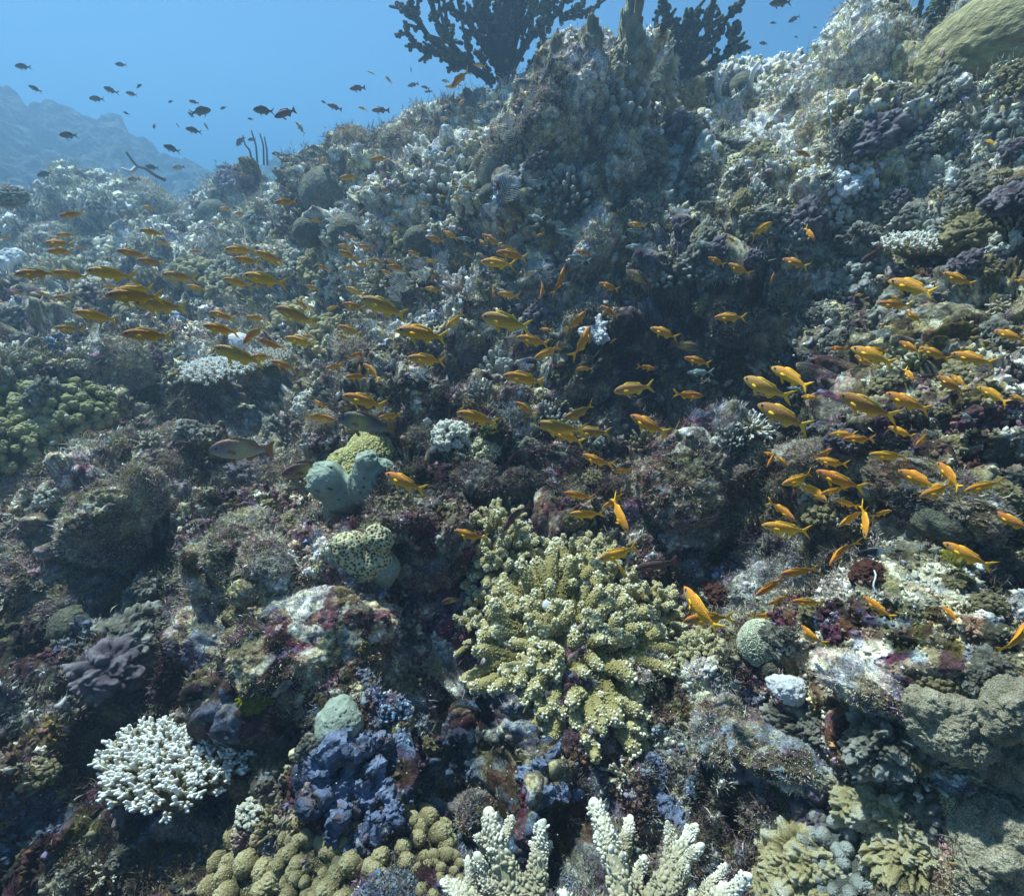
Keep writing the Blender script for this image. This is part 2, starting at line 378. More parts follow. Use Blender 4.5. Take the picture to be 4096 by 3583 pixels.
# ------------------------------------------------------------------ distant reef
def build_far():
    pts = [(-700, 100), (-300, 120), (-60, 160), (0, 188), (40, 200), (60, 228), (95, 218), (140, 232), (185, 248), (215, 240), (245, 250), (256, 270), (248, 290), (285, 300), (320, 318), (380, 330), (420, 345), (470, 352),
           (560, 320), (700, 330), (1000, 380), (1400, 420)]
    a = []; t = []
    for px, py in pts:
        d = ray(px, py); a.append(math.atan2(d[0], d[1])); t.append(d[2] / math.hypot(d[0], d[1]))
    az = np.linspace(-1.3, .5, 900); rr = np.linspace(8, 34, 460); A, Rr = np.meshgrid(az, rr)
    rc = 27 + 1.5 * np.sin(A * 7); zc = rc * np.interp(A, a, t); s = np.clip((Rr - 8.0) / (rc - 8.0), 0, 1)
    z = -2.0 + (zc + 2.0) * (.25 * s + .75 * s ** 1.6); z = np.where(Rr > rc, zc - .35 * (Rr - rc) ** 2, z)
    P = np.stack([Rr * np.sin(A), Rr * np.cos(A), z], -1).reshape(-1, 3)
    w1, _ = worley(P * .8, 71); w2, _ = worley(P * 2.2, 75); d = .4 * fbm(P * .5, 70, 4) + .45 * (.5 - 1.3 * w1 * w1) + .25 * (.5 - 1.3 * w2 * w2) + .14 * fbm(P * 3, 77, 5, .65)
    V = P + np.stack([.3 * d, -.45 * d, .8 * d], 1); h, w = A.shape
    idx = np.arange(h * w).reshape(h, w); F = np.stack([idx[:-1, :-1], idx[:-1, 1:], idx[1:, 1:], idx[1:, :-1]], -1).reshape(-1, 4)
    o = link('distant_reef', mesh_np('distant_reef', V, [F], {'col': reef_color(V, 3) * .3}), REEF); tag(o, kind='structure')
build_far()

# ------------------------------------------------------------------ growth nobody could count
def pick_verts(n, seed, margin=1.02, tmax=980):
    """random vertices of the slope mesh, which is finest where the slope is near"""
    rg = np.random.default_rng(seed); w = len(TAZ); ok = np.where(np.abs(TAZ) < margin)[0]
    return rg.integers(40, tmax + 30, n) * w + rg.choice(ok, n), rg
def encrusting(n=150000):
    i, rg = pick_verts(n, 3); P = TV[i]; N = TN[i]; C = TC[i]
    d = np.linalg.norm(P, axis=1); k = fbm(P * 3, 90, 3); keep = rg.random(n) < np.clip(.35 + 2.2 * k, .02, 1); P, N, C, d = P[keep], N[keep], C[keep], d[keep]; n = len(P)
    r = d * rg.lognormal(-6.0, .38, n).clip(0, .0052); v, f = ico(1)
    r *= np.clip(.62 + .38 * (d - .8) / .6, .62, 1); J = 1 + .46 * rg.standard_normal((n, len(v), 1)).clip(-1.6, 1.8); Z = N + .5 * rg.standard_normal((n, 3)) + np.array([0, 0, .4]); X, Y, Z = frames(Z)
    s = np.stack([rg.uniform(.6, 1.5, n), rg.uniform(.6, 1.5, n), rg.uniform(.5, 1.7, n)], 1)
    L = v[None] * J * s[:, None]; W = L[..., 0:1] * X[:, None] + L[..., 1:2] * Y[:, None] + L[..., 2:3] * Z[:, None]
    V = (P + N * (r * .2)[:, None])[:, None] + W * r[:, None, None]
    F = f[None] + (np.arange(n) * len(v))[:, None, None]
    g = PAL[rg.choice(8, n, p=[.2, .15, .2, .1, .17, .08, .05, .05])]; m = rg.random((n, 1)) ** 2 * .45; g = g * np.clip(C.mean(1) / .12, .25, 1.5)[:, None]
    C = (C * (1 - m) + g * m) * rg.lognormal(0.05, .3, (n, 1)); C = np.clip(C, .012, .72)
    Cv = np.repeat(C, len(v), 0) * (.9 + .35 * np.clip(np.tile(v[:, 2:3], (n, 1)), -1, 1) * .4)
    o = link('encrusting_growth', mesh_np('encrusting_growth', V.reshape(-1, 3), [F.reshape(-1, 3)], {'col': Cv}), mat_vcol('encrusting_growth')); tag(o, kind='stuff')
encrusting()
def turf(n=270000, nb=5):
    i, rg = pick_verts(n, 5); P = TV[i]; N = TN[i]; C = TC[i]; d = np.linalg.norm(P, axis=1)
    k = fbm(P * 3.2 + 7, 95, 3); keep = rg.random(n) < np.clip(.35 + 1.5 * k, .03, 1); P, N, C, d = P[keep], N[keep], C[keep], d[keep]; n = len(P)
    P = np.repeat(P, nb, 0); N = np.repeat(N, nb, 0); d = np.repeat(d, nb); C = np.repeat(C, nb, 0); m = n * nb
    D = N + .75 * rg.standard_normal((m, 3)) + np.array([.1, 0, .5]); D /= np.linalg.norm(D, axis=1)[:, None]
    L = d * rg.lognormal(-5.0, .35, m); S = np.cross(D, rg.standard_normal((m, 3))); S /= np.linalg.norm(S, axis=1)[:, None] + 1e-9
    P = P + .004 * rg.standard_normal((m, 3)) * d[:, None]; w = (d * .0006)[:, None]; M = P + D * (L * .55)[:, None] + .25 * L[:, None] * rg.standard_normal((m, 3)) * .5
    V = np.stack([P - S * w, P + S * w, M + S * w * .8, M - S * w * .8, M + (M - P) * .7 + .15 * L[:, None] * rg.standard_normal((m, 3))], 1)
    b = (np.arange(m) * 5)[:, None]; F4 = b + np.array([[0, 1, 2, 3]]); F3 = b + np.array([[3, 2, 4]])
    g = np.array([(.16, .14, .11), (.20, .16, .19), (.25, .25, .2), (.12, .11, .05), (.13, .06, .07), (.34, .33, .27)])[rg.choice(6, m, p=[.25, .2, .22, .13, .08, .12])]
    g = g * np.clip(C.mean(1) / .12, .3, 1.4)[:, None]; gm = g.mean(1)[:, None]; g = gm + (g - gm) * 1.8; C = (.5 * C + .5 * g) * rg.lognormal(0, .3, (m, 1)); Cv = np.repeat(np.clip(C, .008, .6), 5, 0)
    o = link('turf_algae', mesh_np('turf_algae', V.reshape(-1, 3), [F4, F3], {'col': Cv}, smooth=False), mat_vcol('turf_algae')); tag(o, kind='stuff')
turf()

def plankton(n=420):
    rg = np.random.default_rng(8); g = Geo(); d = rg.uniform(.5, 4.0, n); P = np.array([at(rg.uniform(-200, 2250), rg.uniform(-200, 1900), q) for q in d])
    g.balls(P, rg.lognormal(-7.5, .4, n), .5, 0); o = g.build('plankton', mat_attr('plankton', [(0, (.6, .62, .6)), (1, (.6, .62, .6))])); tag(o, kind='stuff')
plankton()

# ------------------------------------------------------------------ corals, sponges and rocks
def fib(n, top=1.0, low=-.15):
    k = np.arange(n) + .5; z = top - (top - low) * k / n; a = k * 2.39996; r = np.sqrt(np.maximum(0, 1 - z * z))
    return np.stack([r * np.cos(a), r * np.sin(a), z], 1)
def starblob(lobes, lvl, sharp=14, rough=.0, rs=3.0, seed=0):
    """one closed skin round several overlapping balls: (centre, radius) list"""
    v, f = ico(lvl); E = np.zeros(len(v)); acc = np.zeros(len(v))
    L = []
    for c, r in lobes:
        c = np.asarray(c, float); b = v @ c; q = b * b - c @ c + r * r
        e = np.where(q > 0, b + np.sqrt(np.maximum(q, 0)), 0); L.append(np.maximum(e, 0.02))
    L = np.array(L); m = L.max(0); r = m + np.log(np.exp((L - m) * sharp).sum(0)) / sharp
    V = v * r[:, None]
    if rough: V = V * (1 + rough * fbm(V * rs, seed, 4))[:, None]
    return V, f, v
def dirc(rg, n, spread, ax=(0, 0, 1)):
    d = np.array(ax) + spread * rg.standard_normal((n, 3)); return d / np.linalg.norm(d, axis=1)[:, None]

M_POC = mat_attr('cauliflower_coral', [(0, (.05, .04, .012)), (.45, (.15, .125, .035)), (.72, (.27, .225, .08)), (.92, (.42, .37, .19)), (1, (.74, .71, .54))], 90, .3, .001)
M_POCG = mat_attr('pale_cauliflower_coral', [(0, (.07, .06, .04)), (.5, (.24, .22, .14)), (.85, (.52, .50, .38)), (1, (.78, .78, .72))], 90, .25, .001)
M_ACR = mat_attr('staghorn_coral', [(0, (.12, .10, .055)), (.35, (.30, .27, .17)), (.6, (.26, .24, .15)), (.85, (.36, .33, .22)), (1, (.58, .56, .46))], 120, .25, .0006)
M_TAB = mat_attr('table_coral', [(0, (.10, .08, .045)), (.45, (.26, .21, .11)), (.7, (.44, .40, .27)), (.9, (.64, .62, .53)), (1, (.78, .79, .76))], 120, .2, .0006)
M_LAV = mat_attr('lavender_coral', [(0, (.14, .11, .08)), (.5, (.36, .28, .20)), (.85, (.62, .54, .50)), (1, (.80, .76, .78))], 120, .2, .0006)
M_SOFT = mat_attr('knobby_leather_coral', [(0, (.05, .045, .02)), (.4, (.17, .14, .06)), (.75, (.34, .28, .13)), (1, (.50, .44, .24))], 60, .45, .006, spots=(46, (.46, .43, .27), .24))
M_GREEN = mat_attr('green_lobed_coral', [(0, (.04, .045, .015)), (.4, (.14, .14, .05)), (.8, (.30, .29, .12)), (1, (.42, .40, .20))], 60, .5, .004)
M_SPG = mat_attr('grey_green_sponge', [(0, (.03, .04, .035)), (.3, (.19, .23, .18)), (1, (.31, .36, .28))], 45, .25, .0015)
M_SPB = mat_attr('blue_sponge', [(0, (.02, .025, .035)), (.4, (.065, .085, .14)), (1, (.14, .17, .25))], 60, .9, .01, spots=(22, (.10, .085, .10), .25))
M_SPW = mat_attr('white_sponge', [(0, (.35, .36, .36)), (1, (.82, .83, .84))], 50, .15, .002)
M_YEL = mat_attr('yellow_coral', [(0, (.10, .09, .03)), (.5, (.36, .34, .12)), (1, (.58, .55, .27))], 110, .25, .0015)
M_HON = mat_attr('honeycomb_coral', [(0, (.09, .065, .02)), (.4, (.22, .17, .05)), (.72, (.36, .32, .15)), (1, (.56, .54, .36))], 30, .5, .003)
M_BRN = mat_attr('brain_coral', [(0, (.10, .12, .09)), (.5, (.30, .32, .22)), (1, (.60, .60, .44))], 60, .15, .0006)
M_DOME = mat_attr('dome_coral', [(0, (.06, .065, .045)), (1, (.22, .22, .15))], 9, .7, .02, spots=(55, (.16, .17, .10), .16))
M_BOUL = mat_attr('boulder_coral', [(0, (.07, .09, .07)), (1, (.20, .23, .16))], 9, .6, .01, spots=(40, (.09, .09, .07), .14))
M_BOUY = mat_attr('yellow_boulder_coral', [(0, (.14, .13, .06)), (1, (.40, .36, .18))], 9, .55, .02, spots=(60, (.24, .21, .1), .2))
M_BLK = mat_attr('black_tree_coral', [(0, (.012, .02, .02)), (.7, (.02, .035, .032)), (1, (.09, .11, .05))], 60, .3, .002)
M_HYD = mat_attr('feather_hydroid', [(0, (.25, .26, .24)), (1, (.50, .53, .53))], 60, .1, .0002)
M_WHIP = mat_attr('sea_whip', [(0, (.10, .11, .12)), (1, (.26, .28, .28))], 60, .2, .0005)
M_WHIPW = mat_attr('pale_sea_whip', [(0, (.4, .42, .42)), (1, (.66, .68, .68))], 60, .2, .0005)
M_CREAM = mat_attr('soft_coral', [(0, (.10, .11, .09)), (.6, (.26, .27, .22)), (1, (.50, .53, .48))], 60, .5, .006)
M_CRUST = mat_attr('crust_coral', [(0, (.04, .04, .035)), (.45, (.16, .15, .11)), (.8, (.38, .37, .29)), (1, (.62, .62, .54))], 70, .6, .008)
M_CRUSTP = mat_attr('violet_crust', [(0, (.04, .03, .04)), (.5, (.14, .11, .14)), (1, (.36, .32, .34))], 70, .6, .008)
M_ALG = mat_attr('dark_green_algae', [(0, (.015, .02, .006)), (1, (.085, .10, .022))], 60, .5, .003)
M_YSP = mat_attr('yellow_sponge', [(0, (.06, .06, .01)), (1, (.34, .32, .03))], 40, .6, .006)
M_ORG = mat_attr('orange_sponge', [(0, (.16, .05, .01)), (1, (.45, .17, .02))], 40, .6, .006)
M_RED = mat_attr('red_sponge', [(0, (.05, .022, .02)), (1, (.17, .065, .045))], 40, .7, .006)

# --- builders: every mesh stands at the origin, about 1 unit in radius, z up
def me_cauliflower(seed, nb=64, warts=22, flat=.75, low=-.05, spread=.32, thick=1.0, tipw=0.0):
    rg = np.random.default_rng(seed); g = Geo(); D = fib(nb, 1.0, low); C = []; Rr = []; T = []; NN = []
    D = D + .12 * rg.standard_normal(D.shape); D /= np.linalg.norm(D, axis=1)[:, None]
    for d in D:
        ln = rg.uniform(.82, 1.05); d = d * np.array([1, 1, flat]); a = d * .18; b = d * .58 * ln
        X, Y, _ = frames(d[None]); k = rg.integers(2, 5); th = rg.uniform(0, 6.28)
        g.tube([a, (a + b) / 2 + .03 * rg.standard_normal(3), b], [.05 * thick, .065 * thick, .075 * thick], 8, (.0, .35))
        for j in range(k):
            an = th + j * 6.283 / k; e = norm(norm(d) + spread * 1.6 * (X[0] * math.cos(an) + Y[0] * math.sin(an)))
            p = b + e * rg.uniform(.22, .36) * ln; r = rg.uniform(.062, .085) * thick; m1 = (b + p) / 2 + .02 * rg.standard_normal(3)
            g.tube([b, m1, p], [r * .9, r, r * 1.05], 8, (.25, .8))
            w = warts; tt = rg.random(w) ** .6; q = b[None] + (p - b)[None] * (tt * 1.12)[:, None]
            dr = rg.standard_normal((w, 3)); dr -= e * (dr @ e)[:, None] * np.where(tt > .8, .2, .9)[:, None]; dr /= np.linalg.norm(dr, axis=1)[:, None]
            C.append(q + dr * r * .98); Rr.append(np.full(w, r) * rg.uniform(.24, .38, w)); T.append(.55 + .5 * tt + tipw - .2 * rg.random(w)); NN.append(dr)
    g.balls(np.concatenate(C), np.concatenate(Rr), np.clip(np.concatenate(T), 0, 1), 1, np.concatenate(NN), (1, 1, 1.25))
    V, F, T = g.arrays(); return mesh_np('cauliflower_coral', V, F, {'t': T})
def me_radial(seed, nb, flat, th_=1.0, shoots=(1, 4), fork=4, Lr=(.30, .45)):
    """colony of long finger lobes that fork and are covered with fine warts"""
    rg = np.random.default_rng(seed); g = Geo(); D = fib(nb, .98, -.12) + .10 * rg.standard_normal((nb, 3)); D /= np.linalg.norm(D, axis=1)[:, None]; C = []; Rr = []; T = []; NN = []
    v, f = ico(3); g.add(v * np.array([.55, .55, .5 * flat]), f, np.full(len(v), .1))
    for d in D:
        ln = rg.uniform(.80, 1.05) * (1 - .1 * d[2]) * (1 + .28 * float(fbm(d[None] * 1.8, seed, 2)[0])); X, Y, _ = frames(d[None]); k = rg.integers(2, fork); th = rg.uniform(0, 6.28); fl = np.array([1, 1, flat]); b = d * fl * .5 * ln; g.tube([d * fl * .2, b], [.06, .07], 8, (0, .25))
        for j in range(k):
            an = th + j * 6.283 / k + .4 * rg.standard_normal(); e = norm(d + .42 * (X[0] * math.cos(an) + Y[0] * math.sin(an))); L = ln * rg.uniform(*Lr); p = b + e * fl * L; mid = (b + p) / 2 + .025 * rg.standard_normal(3); r = rg.uniform(.048, .060) * th_
            t = np.linspace(0, 1, 6); Q = np.stack([np.interp(t, [0, .5, 1], [b[q], mid[q], p[q]]) for q in range(3)], 1); g.tube(Q, r * np.array([.9, .95, 1, 1.08, 1.15, 1.05]), 9, (.3, .8))
            e = norm(p - mid); ends = [(p, r * 1.1)]
            for sfx in range(rg.integers(*shoots)):
                s0 = Q[rg.integers(2, 6)]; ee = norm(e + 1.0 * rg.standard_normal(3)); q2 = s0 + ee * .085; g.tube([s0, q2], [r * .85, r * .8], 8, (.5, .85)); w = 26; dr = dirc(rg, w, .8, ee); C.append(q2 + dr * r * .8); Rr.append(r * rg.uniform(.16, .27, w)); NN.append(dr); T.append(.72 + .35 * rg.random(w))
            w = 190; tt = rg.random(w) ** .85 * 1.05; c = np.stack([np.interp(tt, t, Q[:, q]) for q in range(3)], 1); dr = rg.standard_normal((w, 3)); dr -= e * (dr @ e)[:, None] * .85; dr /= np.linalg.norm(dr, axis=1)[:, None]
            C.append(c + dr * r * 1.06); Rr.append(r * rg.uniform(.14, .22, w)); NN.append(dr); T.append(.58 + .30 * tt + .12 * rg.random(w))
            w = 20; dr = dirc(rg, w, .7, e); C.append(p + dr * r * 1.15); Rr.append(r * rg.uniform(.18, .30, w)); NN.append(dr); T.append(.88 + .2 * rg.random(w))
    g.balls(np.concatenate(C), np.concatenate(Rr), np.clip(np.concatenate(T), 0, 1), 0, np.concatenate(NN), (1, 1, 1.3)); V, F, T = g.arrays(); return mesh_np('cauliflower_coral', V, F, {'t': T})
def me_staghorn(seed, nb=34, flat=.8, low=.0, thick=1.0, sub=6):
    rg = np.random.default_rng(seed); g = Geo(); D = fib(nb, 1, low) + .15 * rg.standard_normal((nb, 3)); D /= np.linalg.norm(D, axis=1)[:, None]
    for d in D:
        ln = rg.uniform(.75, 1.05); d = d * np.array([1, 1, flat]); a = d * .1; b = d * ln; bend = .06 * rg.standard_normal(3)
        P = [a, a * .6 + b * .4 + bend, b]; g.tube(P, [.05 * thick, .042 * thick, .024 * thick], 7, (.0, 1)); X, Y, _ = frames(d[None])
        for j in range(sub):
            t = rg.uniform(.35, .95); s = np.array(P[1]) * (1 - abs(2 * t - 1)) + (b if t > .5 else a) * abs(2 * t - 1); an = rg.uniform(0, 6.28)
            e = norm(norm(d) * 1.1 + X[0] * math.cos(an) + Y[0] * math.sin(an)); L = rg.uniform(.1, .22)
            g.tube([s, s + e * L], [.026 * thick, .017 * thick], 6, (t * .8, min(1, t * .7 + .4)))
            m = 5; tt = rg.random(m); q = s + e * (L * tt)[:, None]; dr = rg.standard_normal((m, 3)); dr /= np.linalg.norm(dr, axis=1)[:, None]
            g.balls(q + dr * .02 * thick, .011 * thick, np.clip(t * .7 + .35 * tt + .1, 0, 1), 0)
    V, F, T = g.arrays(); return mesh_np('staghorn_coral', V, F, {'t': T})
def me_table(seed, n=330, thick=1.0, sub=4, hgt=.16, dome=.05):
    rg = np.random.default_rng(seed); g = Geo(); k = np.arange(n) + .5; r = np.sqrt(k / n); a = k * 2.39996
    edge = 1 + .05 * np.sin(a * 3 + seed) + .05 * np.sin(a * 7); x, y = r * np.cos(a) * edge, r * np.sin(a) * edge
    v, f = ico(4); S = v.copy(); ang = np.arctan2(v[:, 1], v[:, 0]); e2 = 1 + .05 * np.sin(ang * 3 + seed) + .05 * np.sin(ang * 7)
    S[:, 0] *= .93 * e2; S[:, 1] *= .93 * e2; S[:, 2] = np.where(v[:, 2] > 0, (.03 + dome) * v[:, 2], v[:, 2] * (.05 + .35 * (1 - np.hypot(v[:, 0], v[:, 1])))); S += .02 * fbm(v * 6, seed, 3)[:, None]
    g.add(S, f, np.full(len(S), .18))
    for i in range(n):
        o = norm(np.array([x[i], y[i], 0])); d = norm(np.array([0, 0, 1.0]) + o * (.15 + .9 * r[i] ** 3) + .18 * rg.standard_normal(3)); L = hgt * rg.uniform(.7, 1.15) * (1 + .25 * (r[i] > .9))
        p = np.array([x[i], y[i], dome * math.sqrt(max(0, 1 - r[i] ** 2))]); q = p + d * L; g.tube([p, q], [.024 * thick, .017 * thick], 6, (.25, 1)); X, Y, _ = frames(d[None])
        for j in range(sub):
            t = rg.uniform(.35, .95); an = rg.uniform(0, 6.28); e = norm(d + .9 * (X[0] * math.cos(an) + Y[0] * math.sin(an))); s = p + d * L * t
            g.tube([s, s + e * .055 * thick], [.015 * thick, .011 * thick], 5, (t * .8, min(1, t + .2)))
    V, F, T = g.arrays(); return mesh_np('table_coral', V, F, {'t': T})
def me_knobby(seed, nl=46, low=.0, flat=.7, sub=16, lob=.17, lr=.3):
    rg = np.random.default_rng(seed); g = Geo(); D = fib(nl, 1, low) + .08 * rg.standard_normal((nl, 3)); D /= np.linalg.norm(D, axis=1)[:, None]
    v, f = ico(3); S = v * np.array([.82, .82, flat * .82]); g.add(S, f, np.full(len(S), .1))
    C = D * np.array([1, 1, flat]) * rg.uniform(.8, .98, (nl, 1)); r = lob * rg.uniform(.75, 1.2, nl)
    for c, rr, d in zip(C, r, D):
        v, f = ico(2); V = v * rr * (1 + .12 * fbm(v * 2 + c * 7, seed, 2))[:, None]; g.add(c + V, f, np.clip(.35 + .55 * (v @ d), 0, 1))
        w = dirc(rg, sub, .9, d); g.balls(c + w * rr * .9, rr * lr * rg.uniform(.8, 1.1, sub), np.clip(.55 + .45 * (w @ d), 0, 1), 1)
    V, F, T = g.arrays(); return mesh_np('knobby_coral', V, F, {'t': T})
def me_fingers(seed, n=26, hgt=1.0, thick=.12, fuzz=0, spread=.3, nub=0):
    """a tuft of blunt upright fingers"""
    rg = np.random.default_rng(seed); g = Geo()
    for i in range(n):
        a = i * 2.4; r = .85 * math.sqrt((i + .5) / n); p = np.array([r * math.cos(a), r * math.sin(a), -.1]); d = norm(np.array([0, 0, 1]) + spread * 2 * p * np.array([1, 1, 0]) + .15 * rg.standard_normal(3))
        L = hgt * rg.uniform(.55, 1) * (1.15 - .5 * r); w = thick * rg.uniform(.75, 1.2); pts = [p, p + d * L * .5 + .04 * rg.standard_normal(3), p + d * L]
        g.tube(pts, [w * 1.1, w, w * .9], 9, (.0, 1)); m = nub
        if m:
            t = rg.random(m); dr = rg.standard_normal((m, 3)); dr -= d * (dr @ d)[:, None] * .8; dr /= np.linalg.norm(dr, axis=1)[:, None]
            g.balls(p + d * L * t[:, None] + dr * w * .9, w * rg.uniform(.18, .42, m), np.clip(t, 0, 1), 1)
    V, F, T = g.arrays(); V = V + .02 * np.stack([fbm(V * 9, seed, 2), fbm(V * 9, seed + 1, 2), fbm(V * 9, seed + 2, 2)], 1); return mesh_np('finger_coral', V, F, {'t': T})
def me_dome(seed, lobes=None, lvl=6, rough=.05, kind='dome', k=9.0, depth=.05):
    lobes = lobes or [((0, 0, 0), 1)]; V, f, v = starblob(lobes, lvl, 14, rough, 1.6, seed); T = np.full(len(V), .5) + .4 * fbm(V * 3, seed + 3, 3)
    if kind == 'honey':
        w, ids = worley(V * k, seed + 9, .8); pit = np.clip(1 - (w / .52) ** 2, 0, 1) * np.where(ids > .18, 1, .3); V = V * (1 - depth * pit ** .8)[:, None]; T = np.clip(1 - 1.25 * pit ** .7 + .15 * fbm(V * 20, seed, 2), 0, 1)
    if kind == 'brain':
        q = V * k; ph = 2.6 * np.stack([fbm(q * .35, seed, 2), fbm(q * .35, seed + 4, 2), fbm(q * .35, seed + 8, 2)], 1); s = np.sin((q[:, 0] + ph[:, 0] * 3) * 2.1) * .5 + np.sin((q[:, 1] * .8 + q[:, 2] + ph[:, 1] * 3) * 2.1) * .5
        rdg = 1 - np.minimum(np.abs(s) * 2.4, 1); V = V * (1 + depth * rdg)[:, None]; T = np.clip(rdg + .1, 0, 1)
    if kind == 'sponge':
        rg = np.random.default_rng(seed); D = dirc(rg, 90, 1.2); s = v @ D.T; m = s.max(1); rad = 1 - rg.lognormal(-7.9, .5, 90)[s.argmax(1)]
        pit = np.clip((m - rad) / (1 - rad), 0, 1) ** .4; V = V * (1 - .09 * pit)[:, None]; V = V * (1 + .05 * fbm(V * 5, seed + 17, 3) + .022 * fbm(V * 22, seed + 7, 3, .7))[:, None]; T = np.clip(.75 + .4 * fbm(V * 5, seed, 3) - 1.2 * pit, 0, 1)
    if kind == 'nubs':
        w, ids = worley(V * k, seed + 9, .8); b = np.clip(1 - (w / .62) ** 2, 0, 1); V = V * (1 + depth * b)[:, None]; T = np.clip(.15 + .85 * b, 0, 1)
    return mesh_np('dome_coral', V, [f], {'t': T})
def me_crust(seed, lobes, k=5.0, amp=.34, lvl=5):
    V, f, v = starblob(lobes, lvl, 10, .18, 1.5, seed); Q = V + .12 * np.stack([fbm(V * 3, seed, 2), fbm(V * 3, seed + 3, 2), fbm(V * 3, seed + 6, 2)], 1)
    w1, i1 = worley(Q * k * .6 + seed, seed + 1); w2, i2 = worley(Q * k * 1.7, seed + 5); h = amp * (.55 - 1.2 * w1 * w1) * (.3 + i1) + amp * .42 * (.5 - 1.2 * w2 * w2) * (.4 + i2) + .03 * fbm(V * 18, seed, 3)
    return mesh_np('crust', V * (1 + h)[:, None], [f], {'t': np.clip(.45 + h * 2.0 + .25 * fbm(V * 4, seed, 2), 0, 1)})
def me_rock(seed, lobes, lvl=6):
    V, f, v = starblob(lobes, lvl, 10, .12, 1.3, seed); V = V * (1 + .16 * fbm(V * 2.2 + seed, seed, 3))[:, None]
    w1, i1 = worley(V * 4.5 + seed, seed + 2); w2, i2 = worley(V * 11 + seed, seed + 6)
    V = V * (1 + .10 * (.5 - 1.3 * w1 * w1) * (.4 + i1) + .05 * (.5 - w2 * w2 * 1.2) * (.3 + 1.3 * i2) + .02 * fbm(V * 30, seed, 3))[:, None]
    return V, f
def me_hydroid(seed, n=30):
    """flat feather: a curved midrib with two rows of fine side branches"""
    rg = np.random.default_rng(seed); g = Geo(); t = np.linspace(0, 1, 12); bend = rg.uniform(-.25, .25); mid = np.stack([bend * t * t, .08 * np.sin(t * 3), t], 1)
    g.tube(mid, .018 * (1.2 - .7 * t), 5, (0, .8))
    for i in range(n):
        s = .12 + .86 * (i // 2) / (n / 2); c = np.array([bend * s * s, .08 * math.sin(s * 3), s]); sd = 1 if i % 2 else -1; L = .36 * math.sin(min(1, s * 1.15 + .12) * 2.9) ** .7 + .03
        e = norm(np.array([sd, .25 * rg.standard_normal(), .62])); g.tube([c, c + e * L * .55, c + (e + np.array([0, 0, .12])) * L], [.009, .008, .006], 4, (.4, 1))
    V, F, T = g.arrays(); return mesh_np('feather_hydroid', V, F, {'t': T})
def me_bush(seed, n=60):
    """fine twiggy bush of thin crooked branches"""
    rg = np.random.default_rng(seed); g = Geo()
    for d in fib(n, 1, .0):
        p = d * .1; r = .016; d = norm(d + .3 * rg.standard_normal(3)); pts = [p]
        for k in range(4): d = norm(d + .35 * rg.standard_normal(3)); pts.append(pts[-1] + d * .22)
        g.tube(pts, [r, r * .9, r * .8, r * .7, r * .5], 4, (0, 1))
        for k in (2, 3): e = norm(d + 1.0 * rg.standard_normal(3)); g.tube([pts[k], pts[k] + e * .2], [r * .6, r * .4], 4, (.5, 1))
    V, F, T = g.arrays(); return mesh_np('twig_bush', V, F, {'t': T})

def put(name, me, mat, px, py, rpx, label, cat, group=None, n=None, lean=.35, sink=.25, spin=None, sc=(1, 1, 1), back=0.0):
    """stand a mesh on the reef under a picture point; rpx is its radius in picture pixels"""
    p, d, nn = hit(px, py); nn = norm(nn + np.array([0, 0, .6]) - lean * ray(px, py)) if n is None else norm(np.array(n, float))
    s = rpx / FPX * d; zc = ray(px, py); o = link(name, me, mat)
    xf(o, p - nn * s * sink + zc * back, nn, s, RNG.uniform(0, 6.28) if spin is None else spin)
    if sc != (1, 1, 1): o.matrix_world = o.matrix_world @ Matrix.Diagonal((*sc, 1))
    tag(o, label, cat, group); return o

# --- the large cauliflower coral colonies in the middle
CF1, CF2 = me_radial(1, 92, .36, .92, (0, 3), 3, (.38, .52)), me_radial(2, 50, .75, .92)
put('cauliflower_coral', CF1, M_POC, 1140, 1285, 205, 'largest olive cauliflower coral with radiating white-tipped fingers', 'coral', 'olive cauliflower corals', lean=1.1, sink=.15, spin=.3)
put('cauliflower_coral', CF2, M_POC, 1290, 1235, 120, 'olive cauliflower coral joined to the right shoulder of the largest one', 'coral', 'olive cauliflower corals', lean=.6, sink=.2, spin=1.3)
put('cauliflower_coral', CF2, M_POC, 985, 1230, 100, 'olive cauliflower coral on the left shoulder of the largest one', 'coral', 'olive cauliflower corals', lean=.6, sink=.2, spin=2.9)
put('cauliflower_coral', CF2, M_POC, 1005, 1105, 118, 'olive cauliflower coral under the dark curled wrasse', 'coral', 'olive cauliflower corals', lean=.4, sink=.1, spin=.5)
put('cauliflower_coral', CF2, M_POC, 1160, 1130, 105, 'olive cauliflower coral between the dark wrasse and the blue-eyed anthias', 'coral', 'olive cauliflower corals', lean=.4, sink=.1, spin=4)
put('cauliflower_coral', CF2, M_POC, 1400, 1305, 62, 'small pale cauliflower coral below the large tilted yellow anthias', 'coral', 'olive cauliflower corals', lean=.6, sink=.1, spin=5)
CF3 = me_cauliflower(3, 26, 26, .9, .2, thick=1.5, tipw=.25)
put('cauliflower_coral', CF3, M_POCG, 905, 880, 48, 'small cauliflower coral with bright white knobs above the dark hollow', 'coral', lean=.1, sink=.0)
put('cauliflower_coral', CF3, M_POC, 968, 905, 42, 'dull olive cauliflower coral beside the white-knobbed one', 'coral', lean=.1, sink=.1, spin=2)
put('cauliflower_coral', CF3, M_POCG, 622, 812, 38, 'small pale knobbed coral behind two orange anthias', 'coral', lean=.1, sink=.1, spin=1)

